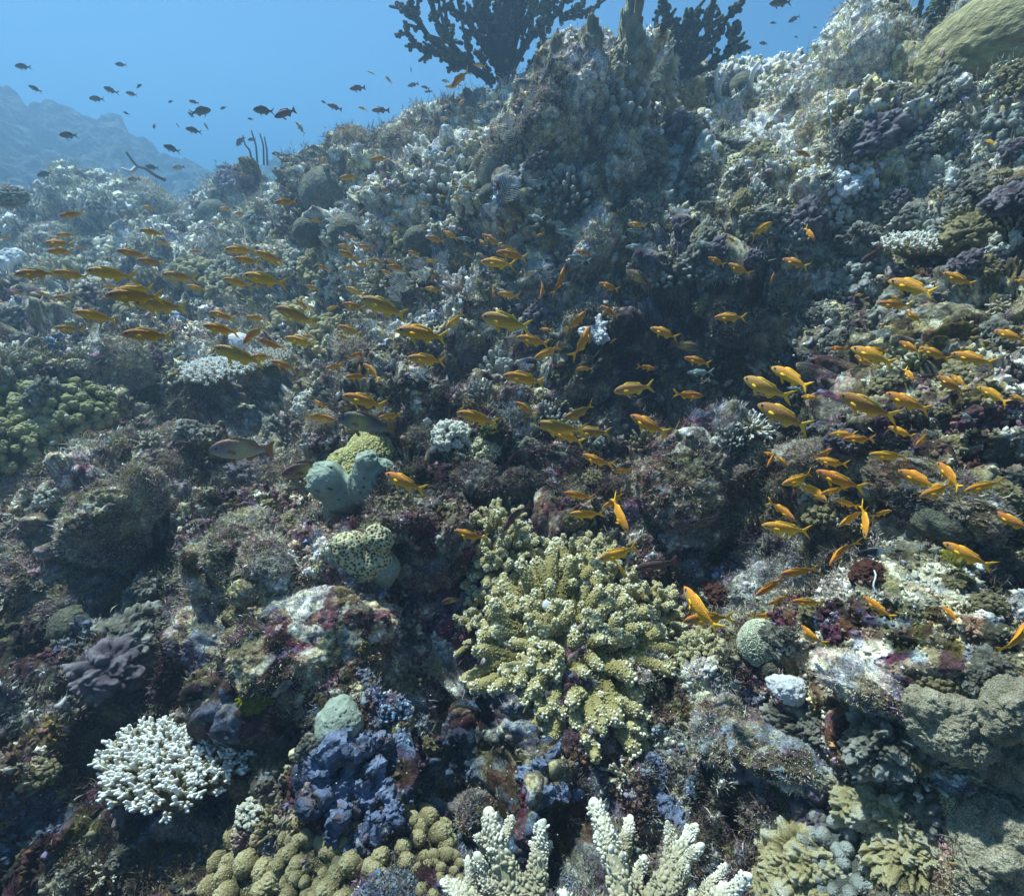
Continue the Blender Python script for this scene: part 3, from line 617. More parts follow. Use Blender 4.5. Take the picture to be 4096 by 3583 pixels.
# --- branching staghorn at the bottom edge, branches as parts
def staghorn_edge(px, py, d, lines, label):
    e = bpy.data.objects.new('staghorn_coral', None); scene.collection.objects.link(e); tag(e, label, 'coral', 'beaded staghorn corals'); base = at(px, py, d); e.location = base
    rg = np.random.default_rng(px)
    for pts, w in lines:
        g = Geo(); P = []
        for k, (x, y) in enumerate(pts): P.append(at(x, y, d - .05 * k / len(pts) * rg.uniform(.2, 1.4) + .0015 * (1792 - y) * .12))
        P = np.array(P); t = np.linspace(0, 1, 9); tt = np.linspace(0, 1, len(P)); C = np.stack([np.interp(t, tt, P[:, k]) for k in range(3)], 1); rad = w * .74 / FPX * d * (1.0 - .48 * t)
        g.tube(C, rad, 12, (.35, .9)); ln = np.linalg.norm(np.diff(C, axis=0), axis=1).sum(); rows = int(ln / (rad.mean() * .34)); K = []; Nn = []; T = []; Q = []
        for i in range(rows + 1):
            s = i / rows; c = np.array([np.interp(s, t, C[:, k]) for k in range(3)]); c2 = np.array([np.interp(min(1, s + .05), t, C[:, k]) for k in range(3)]); c1 = np.array([np.interp(max(0, s - .05), t, C[:, k]) for k in range(3)])
            r = np.interp(s, t, rad); dd = norm(c2 - c1); X, Y, _ = frames(dd[None])
            for j in range(11):
                an = (j + .5 * (i % 2)) * 6.283 / 11; o = X[0] * math.cos(an) + Y[0] * math.sin(an); K.append(c + o * r * 1.0); Nn.append(norm(o + dd * .8)); T.append(min(1, .50 + .5 * s + .16 * rg.random())); K[-1] = K[-1] + r * .10 * rg.standard_normal(3); Q.append(r * .21 * rg.uniform(.55, 1.4))
        g.balls(np.array(K), np.array(Q), np.array(T), 1, np.array(Nn), (1, 1, 1.45)); g.balls([C[-1] + norm(C[-1] - C[-2]) * rad[-1] * .4], rad[-1] * .85, 1.0, 2)
        V, F, T = g.arrays(); V = V + .0035 * np.stack([fbm(V * 60, 1, 2), fbm(V * 60, 5, 2), fbm(V * 60, 9, 2)], 1); T = np.clip(T + .10 * fbm(V * 22, 3, 3), 0, 1); me = mesh_np('branch', V - base, F, {'t': T}); o = link('branch', me, M_ACR, e)
staghorn_edge(1010, 1900, .80, [([(1080, 1900), (1040, 1790), (1000, 1710), (975, 1635)], 27), ([(1010, 1760), (1000, 1700), (1022, 1640)], 17), ([(1030, 1770), (980, 1700), (958, 1675)], 15), ([(1060, 1820), (1078, 1740), (1085, 1650)], 21),
   ([(1078, 1740), (1100, 1690)], 13), ([(1080, 1740), (1062, 1690)], 12), ([(1100, 1900), (1020, 1800), (968, 1760), (960, 1715)], 20), ([(960, 1830), (935, 1770), (937, 1725)], 13), ([(1010, 1870), (940, 1800), (895, 1765)], 24), ([(1120, 1900), (1140, 1830), (1130, 1795)], 24)],
   'left beaded staghorn coral with stubby white tips at the bottom edge')
staghorn_edge(1290, 1920, .80, [([(1270, 1920), (1250, 1800), (1225, 1710), (1190, 1610)], 28), ([(1225, 1720), (1195, 1670)], 15), ([(1240, 1720), (1258, 1640)], 16), ([(1265, 1790), (1285, 1720)], 17), ([(1270, 1900), (1320, 1770), (1375, 1690), (1388, 1658)], 22), ([(1330, 1770), (1345, 1700), (1338, 1655)], 17),
   ([(1300, 1830), (1360, 1750), (1398, 1700)], 16), ([(1350, 1770), (1380, 1740)], 13), ([(1350, 1920), (1420, 1820), (1492, 1755)], 22), ([(1400, 1840), (1410, 1790), (1450, 1735)], 15), ([(1330, 1870), (1380, 1820), (1385, 1780)], 14)],
   'taller beaded staghorn coral with long white tips at the bottom edge')

TB0 = me_table(14, 210, 2.0, 8, .20, .28)
TB1, TB2 = me_table(4, 460, 1.15, 5, .13), me_table(5, 240, 1.2, 3, .15)
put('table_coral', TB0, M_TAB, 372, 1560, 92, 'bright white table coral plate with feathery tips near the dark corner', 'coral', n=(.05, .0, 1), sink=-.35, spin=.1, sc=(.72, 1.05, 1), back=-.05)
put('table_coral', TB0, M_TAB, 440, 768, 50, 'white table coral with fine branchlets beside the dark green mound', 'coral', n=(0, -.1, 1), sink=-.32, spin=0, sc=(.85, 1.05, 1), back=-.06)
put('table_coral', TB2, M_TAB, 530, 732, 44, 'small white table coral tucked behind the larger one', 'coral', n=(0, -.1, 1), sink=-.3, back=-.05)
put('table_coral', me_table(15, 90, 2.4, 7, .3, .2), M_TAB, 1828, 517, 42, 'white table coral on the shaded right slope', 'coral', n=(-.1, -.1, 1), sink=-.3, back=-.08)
ST1, ST2, ST3 = me_staghorn(6, 40, .8, .0, 1.3, 7), me_staghorn(7, 26, .9, .1, 1.7, 6), me_staghorn(8, 20, .9, .2, 2.2, 5)
put('staghorn_coral', ST1, M_LAV, 925, 588, 62, 'lavender-tipped branching coral under the two big orange anthias', 'coral', sink=.1)
put('staghorn_coral', ST1, M_ACR, 765, 568, 50, 'cream branching coral beside the feather hydroids', 'coral', sink=.1)
put('staghorn_coral', ST2, M_TAB, 1500, 862, 42, 'small pure white branching coral at the edge of the dark hollow', 'coral', lean=.2, sink=.0)
put('staghorn_coral', ST3, M_ACR, 1243, 1552, 36, 'tiny cream branching coral between blue sponges and staghorn', 'coral', sink=.0)
put('staghorn_coral', ST3, M_ACR, 120, 868, 62, 'thick yellowish finger coral with bright tips near the left edge', 'coral', lean=.1, sink=.1)
put('staghorn_coral', ST2, M_ACR, 25, 735, 55, 'yellow-white branching coral cut by the left edge', 'coral', lean=.1, sink=.1)
KN1, KN2, KN3 = me_knobby(9, 84, .0, .5, 46, .13, .17), me_knobby(10, 44, .0, .6, 12, .2, .35), me_knobby(12, 34, .1, .8, 10, .2, .4)
for px, py, r, l in ((560, 1745, 150, 'largest olive leather coral of round knobs at the bottom edge'), (770, 1740, 125, 'olive knobby leather coral beside the left staghorn'), (660, 1690, 90, 'olive knobby leather coral below the draping blue sponge'), (480, 1790, 90, 'olive knobby leather coral at the dark lower corner'),
                     (880, 1800, 85, 'small olive knobby leather coral under the staghorn branches')):
    put('leather_coral', KN1, M_SOFT, px, py, r, l, 'coral', 'olive knobby leather corals', lean=.7, sink=.35)
for px, py, r, l in ((75, 820, 90, 'large yellow-green lobed coral at the left edge'), (150, 800, 60, 'yellow-green lobed coral beside the dark algae mound'), (20, 870, 60, 'dark green lobed coral cut by the left edge')):
    put('lobed_coral', me_knobby(px, 70, .0, .55, 18, .13, .3), M_GREEN, px, py, r, l, 'coral', 'green lobed corals', lean=.1, sink=.3)
for px, py, r, l in ((600, 640, 62, 'olive knobby coral behind the middle anthias school'), (650, 660, 50, 'olive knobby coral next to the sponge bumps'), (470, 560, 50, 'pale knobby coral under the left anthias school'), (390, 545, 48, 'yellowish knobby coral under the left anthias school'), (800, 480, 38, 'olive knobby coral beside the feather hydroids')):
    put('knobby_coral', KN2, M_SOFT, px, py, r, l, 'coral', 'mid-slope knobby corals', sink=.3)

# --- sponges
def sponge(px, py, rpx, seed, lobes, label, mat=M_SPG, lvl=6, cat='sponge', **k):
    me = me_dome(seed, lobes, lvl, .06, 'sponge'); return put('sponge', me, mat, px, py, rpx, label, cat, **k)
sponge(722, 990, 84, 21, [((-.6, .1, .25), .42), ((-.35, -.1, -.1), .42), ((.35, .1, .1), .55), ((.30, .3, .75), .22), ((.28, .2, .5), .3), ((-.45, -.3, -.55), .4), ((.5, -.3, -.45), .45), ((.05, -.3, -.6), .35)], 'large lumpy grey-green sponge full of dark pores', n=(0, -.6, .8), sink=-.25, spin=0, back=-.05)
sponge(678, 1452, 46, 22, [((0, 0, 0), .85), ((.4, -.3, .1), .6)], 'round grey-green sponge sitting on the blue sponge', sink=.0, lvl=5)
sponge(772, 1142, 34, 23, [((0, 0, .2), .85), ((.1, -.2, -.7), .6)], 'small grey sponge with a pale foot below the honeycomb coral', sink=-.1, n=(0, -.4, .9), lvl=5)
sponge(1748, 985, 30, 24, [((0, 0, 1.1), .55), ((0, 0, .3), .5), ((-.2, 0, -.5), .6)], 'upright grey finger sponge among the right school', sink=-.4, n=(.15, -.2, 1), lvl=5)
put('sponge', me_crust(25, [((-.1, 0, 0), .8), ((.5, .1, .1), .5), ((-.2, -.5, -.1), .4)], 4, .16), M_SPW, 1576, 1378, 30, 'bright white sponge lump below the brain coral', 'sponge', sink=.0)
put('sponge', me_crust(26, [((0, 0, 0), 1)], 6, .4, 5), M_YSP, 1268, 1407, 17, 'tiny yellow ball sponge under the cauliflower coral', 'sponge', sink=0.1)
put('sponge', me_crust(27, [((0, 0, 0), 1), ((.7, 0, 0), .6)], 6, .4, 5), M_ORG, 742, 1305, 19, 'small orange sponge patch on the large mound', 'sponge', sink=0.3)
put('sponge', me_crust(28, [((0, 0, 0), .8), ((.6, 0, 0), .6), ((-.5, .2, 0), .5)], 6, .4, 5), M_YSP, 510, 1392, 26, 'mustard yellow sponge patch on the large mound', 'sponge', sink=0.2)
sponge(1098, 1226, 11, 29, [((0, 0, 0), 1), ((.5, 0, .3), .5)], 'tiny white sponge fleck on top of the largest cauliflower coral', M_SPW, sink=-2.5, lvl=3)
put('sponge', me_crust(30, [((0, 0, 0), .9), ((.7, 0, 0), .6)], 6, .4, 5), M_RED, 1440, 1185, 26, 'dark red sponge patch under the dim wrasse', 'sponge', sink=0.4)
put('sponge', me_crust(31, [((0, 0, 0), .9)], 6, .4, 5), M_RED, 1735, 1150, 26, 'rust red sponge ball below the black and white fish', 'sponge', sink=0.1)
put('sponge', me_crust(32, [((0, 0, .4), .6), ((0, 0, -.4), .7)], 6, .4, 5), M_ALG, 985, 872, 30, 'mustard green knobby sponge column beside the dark hollow', 'sponge', sink=0.1)
put('sponge', me_crust(33, [((0, 0, 0), .9), ((.6, 0, .2), .5)], 6, .4, 5), M_YSP, 1895, 1128, 24, 'yellow-green sponge tuft under the long right anthias', 'sponge', sink=0.2)
def drape(px, py, d, lines, label):
    g = Geo(); base, d, _ = hit(px, py)
    for pts, w in lines:
        P = np.array([hit(x, y)[0] - ray(x, y) * w / FPX * d * .3 for x, y in pts]); t = np.linspace(0, 1, 70); C = np.stack([np.interp(t, np.linspace(0, 1, len(P)), P[:, k]) for k in range(3)], 1)
        for _ in range(60): C[1:-1] = (C[:-2] + C[1:-1] * 2 + C[2:]) / 4
        g.tube(C, .85 * w / FPX * d * (1.1 - .35 * t) * (1 + .25 * np.sin(t * 17 + w)), 44, (1, .6))
    V, F, T = g.arrays(); V = V + .012 * np.stack([fbm(V * 18, 1, 4), fbm(V * 18, 5, 4), fbm(V * 18, 9, 4)], 1) + .009 * np.stack([fbm(V * 75, 1, 4, .7), fbm(V * 75, 5, 4, .7), fbm(V * 75, 9, 4, .7)], 1)
    o = link('sponge', mesh_np('sponge', V - base, F, {'t': np.clip(T + .5 * fbm(V * 14, 3, 3), 0, 1)}), M_SPB); o.location = base; tag(o, label, 'sponge', 'blue draping sponges')
drape(680, 1560, 0, [([(700, 1480), (640, 1510), (612, 1560), (625, 1610)], 24), ([(720, 1490), (690, 1560), (672, 1620), (668, 1680)], 20), ([(690, 1500), (740, 1490), (800, 1480)], 20), ([(740, 1520), (770, 1580), (790, 1650)], 18), ([(730, 1560), (740, 1620), (750, 1670)], 20), ([(650, 1500), (660, 1550), (650, 1590)], 22), ([(700, 1540), (720, 1580), (710, 1620)], 16)],
      'blue sponge draping in thick folds under the round grey-green sponge')
drape(1100, 1540, 0, [([(1040, 1570), (1080, 1530), (1120, 1500)], 12), ([(1080, 1600), (1120, 1580), (1160, 1590)], 11)], 'dull blue-violet sponge ropes below the largest cauliflower coral')
drape(1350, 1600, 0, [([(1310, 1590), (1350, 1630), (1385, 1690)], 15), ([(1300, 1500), (1330, 1550), (1320, 1590)], 11)], 'blue-grey sponge ridge beside the tall staghorn')

# --- massive corals
YB = me_dome(41, [((-.5, 0, 0), .55), ((.1, .1, .15), .6), ((.6, 0, .1), .5), ((.75, .2, .45), .28), ((0, -.5, -.1), .5), ((-.2, .4, .2), .4)], 6, .08, 'nubs', 16, .05)
put('yellow_coral', YB, M_YEL, 730, 925, 78, 'bright yellow crusted coral behind the large grey-green sponge', 'coral', n=(0, -.35, .9), sink=.1, spin=0)
HC = me_dome(42, [((-.45, 0, 0), .6), ((.5, .2, .35), .45), ((0, -.3, -.4), .6), ((.35, -.2, -.3), .5)], 6, .16, 'honey', 11, .06)
put('honeycomb_coral', HC, M_HON, 728, 1098, 62, 'tan honeycomb coral with brown pits beside the small grey sponge', 'coral', n=(0, -.5, .8), sink=.0, spin=0)
put('honeycomb_coral', HC, M_HON, 1070, 790, 36, 'small pale honeycomb coral under the big orange anthias', 'coral', n=(0, -.4, .9), sink=.1)
BR = me_dome(43, [((0, 0, 0), .9), ((.2, 0, .3), .6), ((0, -.3, -.4), .6)], 6, .05, 'brain', 8, .05)
put('brain_coral', BR, M_BRN, 1525, 1288, 44, 'pale green brain coral with winding ridges above the white sponge', 'coral', n=(-.1, -.5, .8), sink=.0)
DM = me_dome(44, [((0, 0, 0), 1)], 5, .05)
put('dome_coral', DM, M_DOME, 652, 385, 46, 'smooth olive dome coral on the ridge shoulder', 'coral', sink=.1)
put('dome_coral', DM, M_DOME, 614, 462, 26, 'small dome coral below the ridge shoulder dome', 'coral', sink=.1)
put('dome_coral', DM, M_SPW, 478, 692, 26, 'smooth white round coral behind the long olive anthias', 'coral', sink=.1)
put('dome_coral', DM, M_DOME, 430, 432, 26, 'hazy olive dome coral on the far left slope', 'coral', sink=.0)
put('dome_coral', me_crust(213, [((-.6, 0, 0), .5), ((0, 0, .1), .55), ((.6, 0, 0), .45)], 4, .25), M_SPW, 22, 522, 22, 'bright white rounded coral heads at the left edge', 'coral', sink=.0, spin=0)
BO = me_dome(45, [((0, 0, 0), 1), ((.5, .2, -.2), .8)], 6, .12)
CBR = me_crust(210, [((0, 0, 0), .85), ((.6, .1, -.1), .5), ((-.5, .3, 0), .5)], 3.2, .2, 6)
M_MOT = mat_attr('mottled_boulder', [(0, (.12, .10, .07)), (.5, (.38, .34, .23)), (1, (.62, .56, .40))], 26, .8, .01, spots=(60, (.05, .05, .04), .15))
for px, py, r, l in ((2030, 1690, 80, 'large grey-green boulder coral in the lower corner'), (2030, 1530, 50, 'grey-green boulder coral above the large corner one'), (1890, 1425, 72, 'wide mottled boulder coral with hollows near the right edge'), (1930, 1760, 50, 'grey boulder coral half buried at the bottom edge'), (2040, 1410, 60, 'pale boulder coral cut by the right edge')):
    put('boulder_coral', CBR, M_MOT, px, py, r * .85, l, 'coral', sink=.35, lean=.3)
def big_boulder():
    p = at(2072, 62, 2.75); o = link('boulder_coral', me_dome(46, [((0, 0, 0), 1), ((.6, .2, .3), .8), ((-.4, -.1, -.4), .6)], 6, .10), M_BOUY)
    xf(o, p, (-.5, -.3, .8), .24, .4); o.matrix_world = o.matrix_world @ Matrix.Diagonal((1.3, .9, .75, 1)); tag(o, 'great yellow folded boulder coral at the top of the right ridge', 'coral')
big_boulder()
# yellow and white knobs of the lower right mound
M_YCR = mat_attr('yellow_crust', [(0, (.12, .10, .05)), (.35, (.40, .34, .15)), (.65, (.66, .58, .30)), (1, (.78, .74, .54))], 60, .6, .008)
CRX, CRY = me_crust(211, [((0, 0, 0), .8), ((.6, .1, .1), .45), ((-.5, .3, 0), .5)], 6, .42, 6), me_crust(212, [((0, 0, 0), .7), ((.2, .5, .2), .5), ((.1, -.6, 0), .5)], 9, .36, 6)
for px, py, r, me, mt, l in ((1600, 1720, 75, CRX, M_YCR, 'yellow crusted coral on the left flank of the corner mound'), (1700, 1720, 85, KN1, M_CREAM, 'cream coral with fine round knobs in the middle of the corner mound'), (1830, 1690, 75, CRY, M_YCR, 'pale yellow lumpy coral above a hollow on the corner mound'),
                             (1850, 1600, 34, TB2, M_TAB, 'small white knobbed coral at the top of the corner mound'), (1725, 1555, 24, ST3, M_TAB, 'tiny white knobbed coral in the purple turf'), (1640, 1790, 60, CRY, M_YCR, 'yellow coral knob at the foot of the corner mound'), (1780, 1610, 60, CRX, M_YCR, 'yellow-cream coral lump beside the white knobs'), (1500, 1500, 70, CRX, M_CRUSTP, 'violet crusted coral below the white sponge lump'), (1640, 1450, 70, CRY, M_CRUST, 'cream crusted coral right of the white sponge lump'), (1780, 1470, 60, CRX, M_CRUST, 'cream crusted coral left of the wide mottled boulder'), (1650, 1600, 80, CRX, M_CRUSTP, 'violet turf-covered top of the corner mound')):
    put('mound_coral', me, mt, px, py, r, l, 'coral', 'corals of the corner mound', sink=.3)

# --- soft white corals and finger tufts
FG1, FG2, FG3 = me_fingers(51, 34, 1.0, .085, nub=26), me_fingers(52, 22, 1.3, .12, spread=.15, nub=34), me_fingers(53, 46, .7, .075, nub=16)
for px, py, r, me, mt, l in ((1190, 662, 30, me_crust(204, [((0, 0, 0), .6), ((.6, .1, .1), .45), ((-.5, .3, 0), .5), ((0, -.6, .2), .4)], 4, .5), M_SPW, 'white lobed soft coral beside the vertical anthias'), (1180, 615, 22, KN3, M_CREAM, 'small white soft coral above the lobed one'), (1000, 745, 42, FG2, M_CREAM, 'pale tree-like soft coral standing above the purple turf'), (960, 780, 26, FG1, M_CREAM, 'low pale soft coral at the foot of the tree-like one'),
                             (1120, 825, 40, FG3, M_CREAM, 'white crusted soft coral under the yellow-tailed anthias'), (1180, 880, 30, KN3, M_CREAM, 'pale blue-grey soft coral lumps over the dark cave'), (1130, 385, 42, FG1, M_CREAM, 'white soft coral hanging on the dark outcrop face'), (1250, 215, 45, FG2, M_CREAM, 'bright white soft coral on the outcrop beside the black tree coral'),
                             (905, 355, 60, FG3, M_CREAM, 'cream soft coral field on the ledge below the feathers'), (1690, 365, 42, KN3, M_SPW, 'white bulbous coral heads on the right slope'), (1640, 1020, 30, KN2, M_SOFT, 'olive knobby coral behind the right school'), (1560, 460, 40, FG3, M_CREAM, 'greyish soft coral on the shaded right wall'),
                             (1730, 560, 45, KN3, M_CREAM, 'pale crusted coral above the right school'), (1800, 720, 40, FG3, M_GREEN, 'yellowish leafy coral among the right school'), (1560, 720, 36, FG3, M_GREEN, 'yellow-green leafy coral over the dark overhang'), (1470, 870, 30, FG3, M_CREAM, 'grey soft coral beside the pure white branching one')):
    put('soft_coral', me, mt, px, py, r, l, 'soft coral', sink=.2)
# knobby pinnacles on the outcrop
PIN = [me_crust(220 + q, [((0, 0, -.3), .55), ((.05, 0, .35), .42), ((-.05, .05, .95), .34), ((.08, 0, 1.45), .24), ((.4, .1, .2), .35), ((.35, 0, .8), .18)], 6, .3, 6) for q in range(3)]
M_PIN = mat_attr('pinnacle', [(0, (.06, .065, .05)), (.5, (.26, .25, .16)), (1, (.55, .50, .32))], 50, .7, .01)
for px, py, r, l in ((1112, 130, 46, 'left crusted pinnacle on top of the outcrop'), (1182, 105, 52, 'tall crusted pinnacle on top of the outcrop'), (1255, 95, 62, 'tallest crusted pinnacle standing by the right black tree coral'), (1325, 150, 48, 'crusted pinnacle between outcrop and right black tree coral')):
    p, d, nn = hit(px, py + 45); o = link('coral_pinnacle', PIN[px % 3], M_PIN); xf(o, p, (0, -.05, 1), r / FPX * d * .85, RNG.uniform(0, 6)); tag(o, l, 'coral', 'crusted pinnacles')

# --- overgrown rocks and mounds
ROCKS = [me_rock(61, [((0, 0, 0), .8), ((.5, .1, .1), .5), ((-.4, .3, 0), .5)]), me_rock(62, [((0, 0, .2), .75), ((0, .3, .5), .5), ((.4, -.3, -.2), .5)]), me_rock(63, [((0, 0, 0), .9), ((.2, 0, .4), .6)], 6)]
def hairs(V, F, rg, n, L, D0):
    """short algae hairs rooted on a rock, folded into the rock's own turf"""
    i = rg.integers(0, len(V), n); P = V[i]; Nn = P / np.linalg.norm(P, axis=1)[:, None]; D = Nn + .6 * rg.standard_normal((n, 3)) + D0; D /= np.linalg.norm(D, axis=1)[:, None]
    S = np.cross(D, rg.standard_normal((n, 3))); S /= np.linalg.norm(S, axis=1)[:, None]; l = L * rg.lognormal(0, .4, n)[:, None]; w = l * .06; M = P + D * l * .5
    Q = np.stack([P - S * w, P + S * w, M + S * w, M - S * w, M + D * l * .4 + .2 * l * rg.standard_normal((n, 3))], 1); b = (np.arange(n) * 5)[:, None]
    c = np.array([(.24, .18, .11), (.25, .15, .22), (.30, .29, .20), (.14, .13, .04), (.38, .35, .24)])[rg.choice(5, n)] * rg.lognormal(.15, .3, (n, 1)); return Q.reshape(-1, 3), [b + np.array([[0, 1, 2, 3]]), b + np.array([[3, 2, 4]])], np.repeat(np.clip(c * 1.2, .01, .5), 5, 0)
HAIR = mat_vcol('algae_hair')
def rock(px, py, rpx, k, label, sc=(1, 1, 1), sink=.35, hair=9000):
    p, d, nn = hit(px, py); s = rpx / FPX * d; V, f = ROCKS[k]; a = RNG.uniform(0, 6.28); V = V * np.array(sc); V = V @ np.array([[math.cos(a), math.sin(a), 0], [-math.sin(a), math.cos(a), 0], [0, 0, 1]]) * s
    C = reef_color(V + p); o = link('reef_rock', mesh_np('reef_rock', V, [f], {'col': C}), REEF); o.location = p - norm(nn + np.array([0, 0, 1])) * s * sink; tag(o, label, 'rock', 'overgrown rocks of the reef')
    rg = np.random.default_rng(int(px)); C0 = float(np.clip(C.mean() / .13, .5, 1.6)); Q, Fh, Ch = hairs(V, f, rg, hair * 2, d * .0032, np.array([0, 0, .4])); h = link('algae_fuzz', mesh_np('algae_fuzz', Q, Fh, {'col': Ch * C0}, False), HAIR, o); h['kind'] = 'stuff'
for a in ((590, 1250, 165, 0, 'large pale overgrown mound left of the cauliflower coral', (1.15, 1, .75), .25, 16000), (470, 1085, 80, 1, 'grey turf-covered rock above the large mound', (1.1, 1, .8)), (215, 1040, 85, 1, 'tall fuzzy rock with pale top on the left', (1, 1, 1)), (175, 1190, 75, 0, 'grey fuzzy rock below the tall one on the left', (1.2, 1, .7)),
          (270, 975, 45, 2, 'round purple-brown fuzzy knob left of the parrotfish-like wrasse', (1, 1, 1.1)), (345, 950, 42, 1, 'knobbly rock stump below the grey wrasse', (1, 1, 1.2)), (500, 940, 50, 0, 'pale ridge rock under the grey wrasse', (1.2, .8, .7)), (1360, 955, 95, 2, 'big grey fuzzy boulder beneath the white branching coral', (1, 1, .9), .3, 14000),
          (250, 720, 42, 2, 'dark violet furry ball rock on the left slope', (1, 1, 1.1)), (640, 1030, 50, 0, 'purple crusted rock left of the grey-green sponge', (1.2, 1, .8)), (850, 1120, 60, 0, 'maroon turf-covered rock beside the honeycomb coral', (1.1, 1, .8)), (520, 1110, 45, 2, 'low grey algae-covered rock', (1.2, 1, .8)),
          (60, 1130, 70, 2, 'brown furry rock near the left edge', (1.2, 1, .8)), (40, 980, 60, 0, 'pale furry rock against the left edge', (1, 1, .9)), (330, 870, 48, 0, 'grey-violet furry hump on the left', (1.2, 1, .8)), (850, 860, 40, 1, 'turf-covered rock below the grey spotted fish', (1.3, 1, .6)), (770, 830, 40, 1, 'shaded rock behind the grey spotted fish', (1, 1, .9)),
          (1050, 950, 45, 0, 'dark purple rock under the dark cave', (1.2, 1, .8)), (950, 950, 50, 2, 'dark turf-covered rock above the cauliflower coral', (1.1, 1, .8)), (1180, 480, 55, 1, 'dark rock jutting below the outcrop', (1, 1, 1)), (1650, 900, 60, 0, 'furry brown rock left of the right school', (1.4, 1, .7)), (1870, 960, 80, 0, 'broad striped rock under the right school', (1.3, 1, .7)),
          (1600, 1480, 90, 0, 'cream and purple crusted rock below the white sponge', (1.3, 1, .6)), (1450, 1450, 60, 2, 'purple-grey furry rock right of the cauliflower coral', (1.2, 1, .8)), (1750, 1350, 70, 0, 'rubble-covered hump right of the white sponge', (1.3, 1, .6)), (1380, 1700, 50, 1, 'dark rock behind the tall staghorn', (1, 1, 1)), (960, 1620, 50, 1, 'blue-grey rock behind the left staghorn', (1, 1, 1)),
          (1700, 130, 62, 1, 'crusted rock peak on the right skyline', (1, 1, 1.1)), (800, 245, 55, 0, 'crusted ledge on the middle skyline', (1.5, 1, .5), .6), (705, 275, 30, 2, 'pale crusted knob at the end of the middle ridge', (1.2, 1, .8)), (1010, 300, 60, 1, 'feather-covered rock left of the outcrop', (1, 1, 1)), (1120, 210, 90, 1, 'tall dark outcrop column below the pinnacles', (1, .9, 1.2), .4, 14000),
          (1230, 290, 85, 0, 'broad dark outcrop flank under the black tree coral', (1, .9, 1.1), .4, 14000), (290, 400, 50, 2, 'hazy rounded rock on the far left slope', (1, 1, .9)), (130, 470, 60, 0, 'hazy mound on the far left slope', (1.4, 1, .7)), (500, 400, 48, 0, 'hazy knobbly rock left of the dome coral', (1, 1, 1)), (1480, 640, 60, 1, 'shaded crusted rock above the overhang', (1.1, 1, .9)), (1650, 250, 60, 1, 'pale crusted rock on the right ridge', (1, 1, 1)),
          (640, 850, 42, 1, 'dark turf rock behind the right-facing anthias', (1, 1, .8)), (700, 700, 40, 2, 'brown turf rock under the middle anthias school', (1, 1, .9))):
    rock(*a)
put('algae_mound', me_fingers(55, 60, .35, .12, nub=12), M_ALG, 262, 790, 68, 'dark green algae mound left of the white table coral', 'algae', sink=.0)
put('algae_mound', me_fingers(56, 40, .3, .12, nub=12), M_ALG, 318, 770, 42, 'smaller dark green algae mound touching the table coral', 'algae', sink=.0)

# --- black tree corals on the skyline
def black_tree(base, d, lines, label, off=(0, 0)):
    rg = np.random.default_rng(int(base[0])); b = at(base[0], base[1], d); g = Geo(); C = []; Rr = []
    for pts, w in lines:
        z = rg.uniform(-.12, .12); P = np.array([at(675 + x * .34165 + off[0], y * .34165 + off[1], d + z * i / len(pts) + .02 * rg.standard_normal()) for i, (x, y) in enumerate(pts)]); m = 14
        t = np.linspace(0, 1, m); Q = np.stack([np.interp(t, np.linspace(0, 1, len(P)), P[:, k]) for k in range(3)], 1); Q[1:-1] = (Q[:-2] + 2 * Q[1:-1] + Q[2:]) / 4; r = w * .34165 / FPX * d * .8 * (1 - .5 * t)
        g.tube(Q, r, 8, (0, .6)); L = np.linalg.norm(np.diff(Q, axis=0), axis=1).sum(); n = int(L / .016) + 4; s = rg.random(n); c = np.stack([np.interp(s, t, Q[:, k]) for k in range(3)], 1); rr = np.interp(s, t, r)
        dr = rg.standard_normal((n, 3)) * np.array([1, .6, 1]); dr /= np.linalg.norm(dr, axis=1)[:, None]; C.append(c + dr * (rr + .006)[:, None]); Rr.append(rg.uniform(.008, .014, n))
        sd = rg.choice([-1, 1])
        for k in range(int(L / .055)):
            s0 = rg.uniform(.2, .95); c0 = np.array([np.interp(s0, t, Q[:, j]) for j in range(3)]); dd = norm(Q[-1] - Q[0]); X = np.cross(dd, FWD); e = norm(dd * .8 + X * sd * rg.uniform(.5, 1) + .2 * rg.standard_normal(3)); sd = -sd; l = rg.uniform(.04, .11)
            g.tube([c0, c0 + e * l * .5, c0 + e * l + dd * .015], [.011, .010, .008], 6, (.3, .9)); q = c0 + e * (l * rg.random((7, 1))); dv = rg.standard_normal((7, 3)); C.append(q + .013 * dv / np.linalg.norm(dv, axis=1)[:, None]); Rr.append(rg.uniform(.009, .014, 7))
    C = np.concatenate(C); g.balls(C, np.concatenate(Rr), np.clip(.6 + .4 * rg.random(len(C)), 0, 1), 1); V, F, T = g.arrays()
    o = link('black_tree_coral', mesh_np('black_tree_coral', V - b, F, {'t': T}), M_BLK); o.location = b; tag(o, label, 'coral')
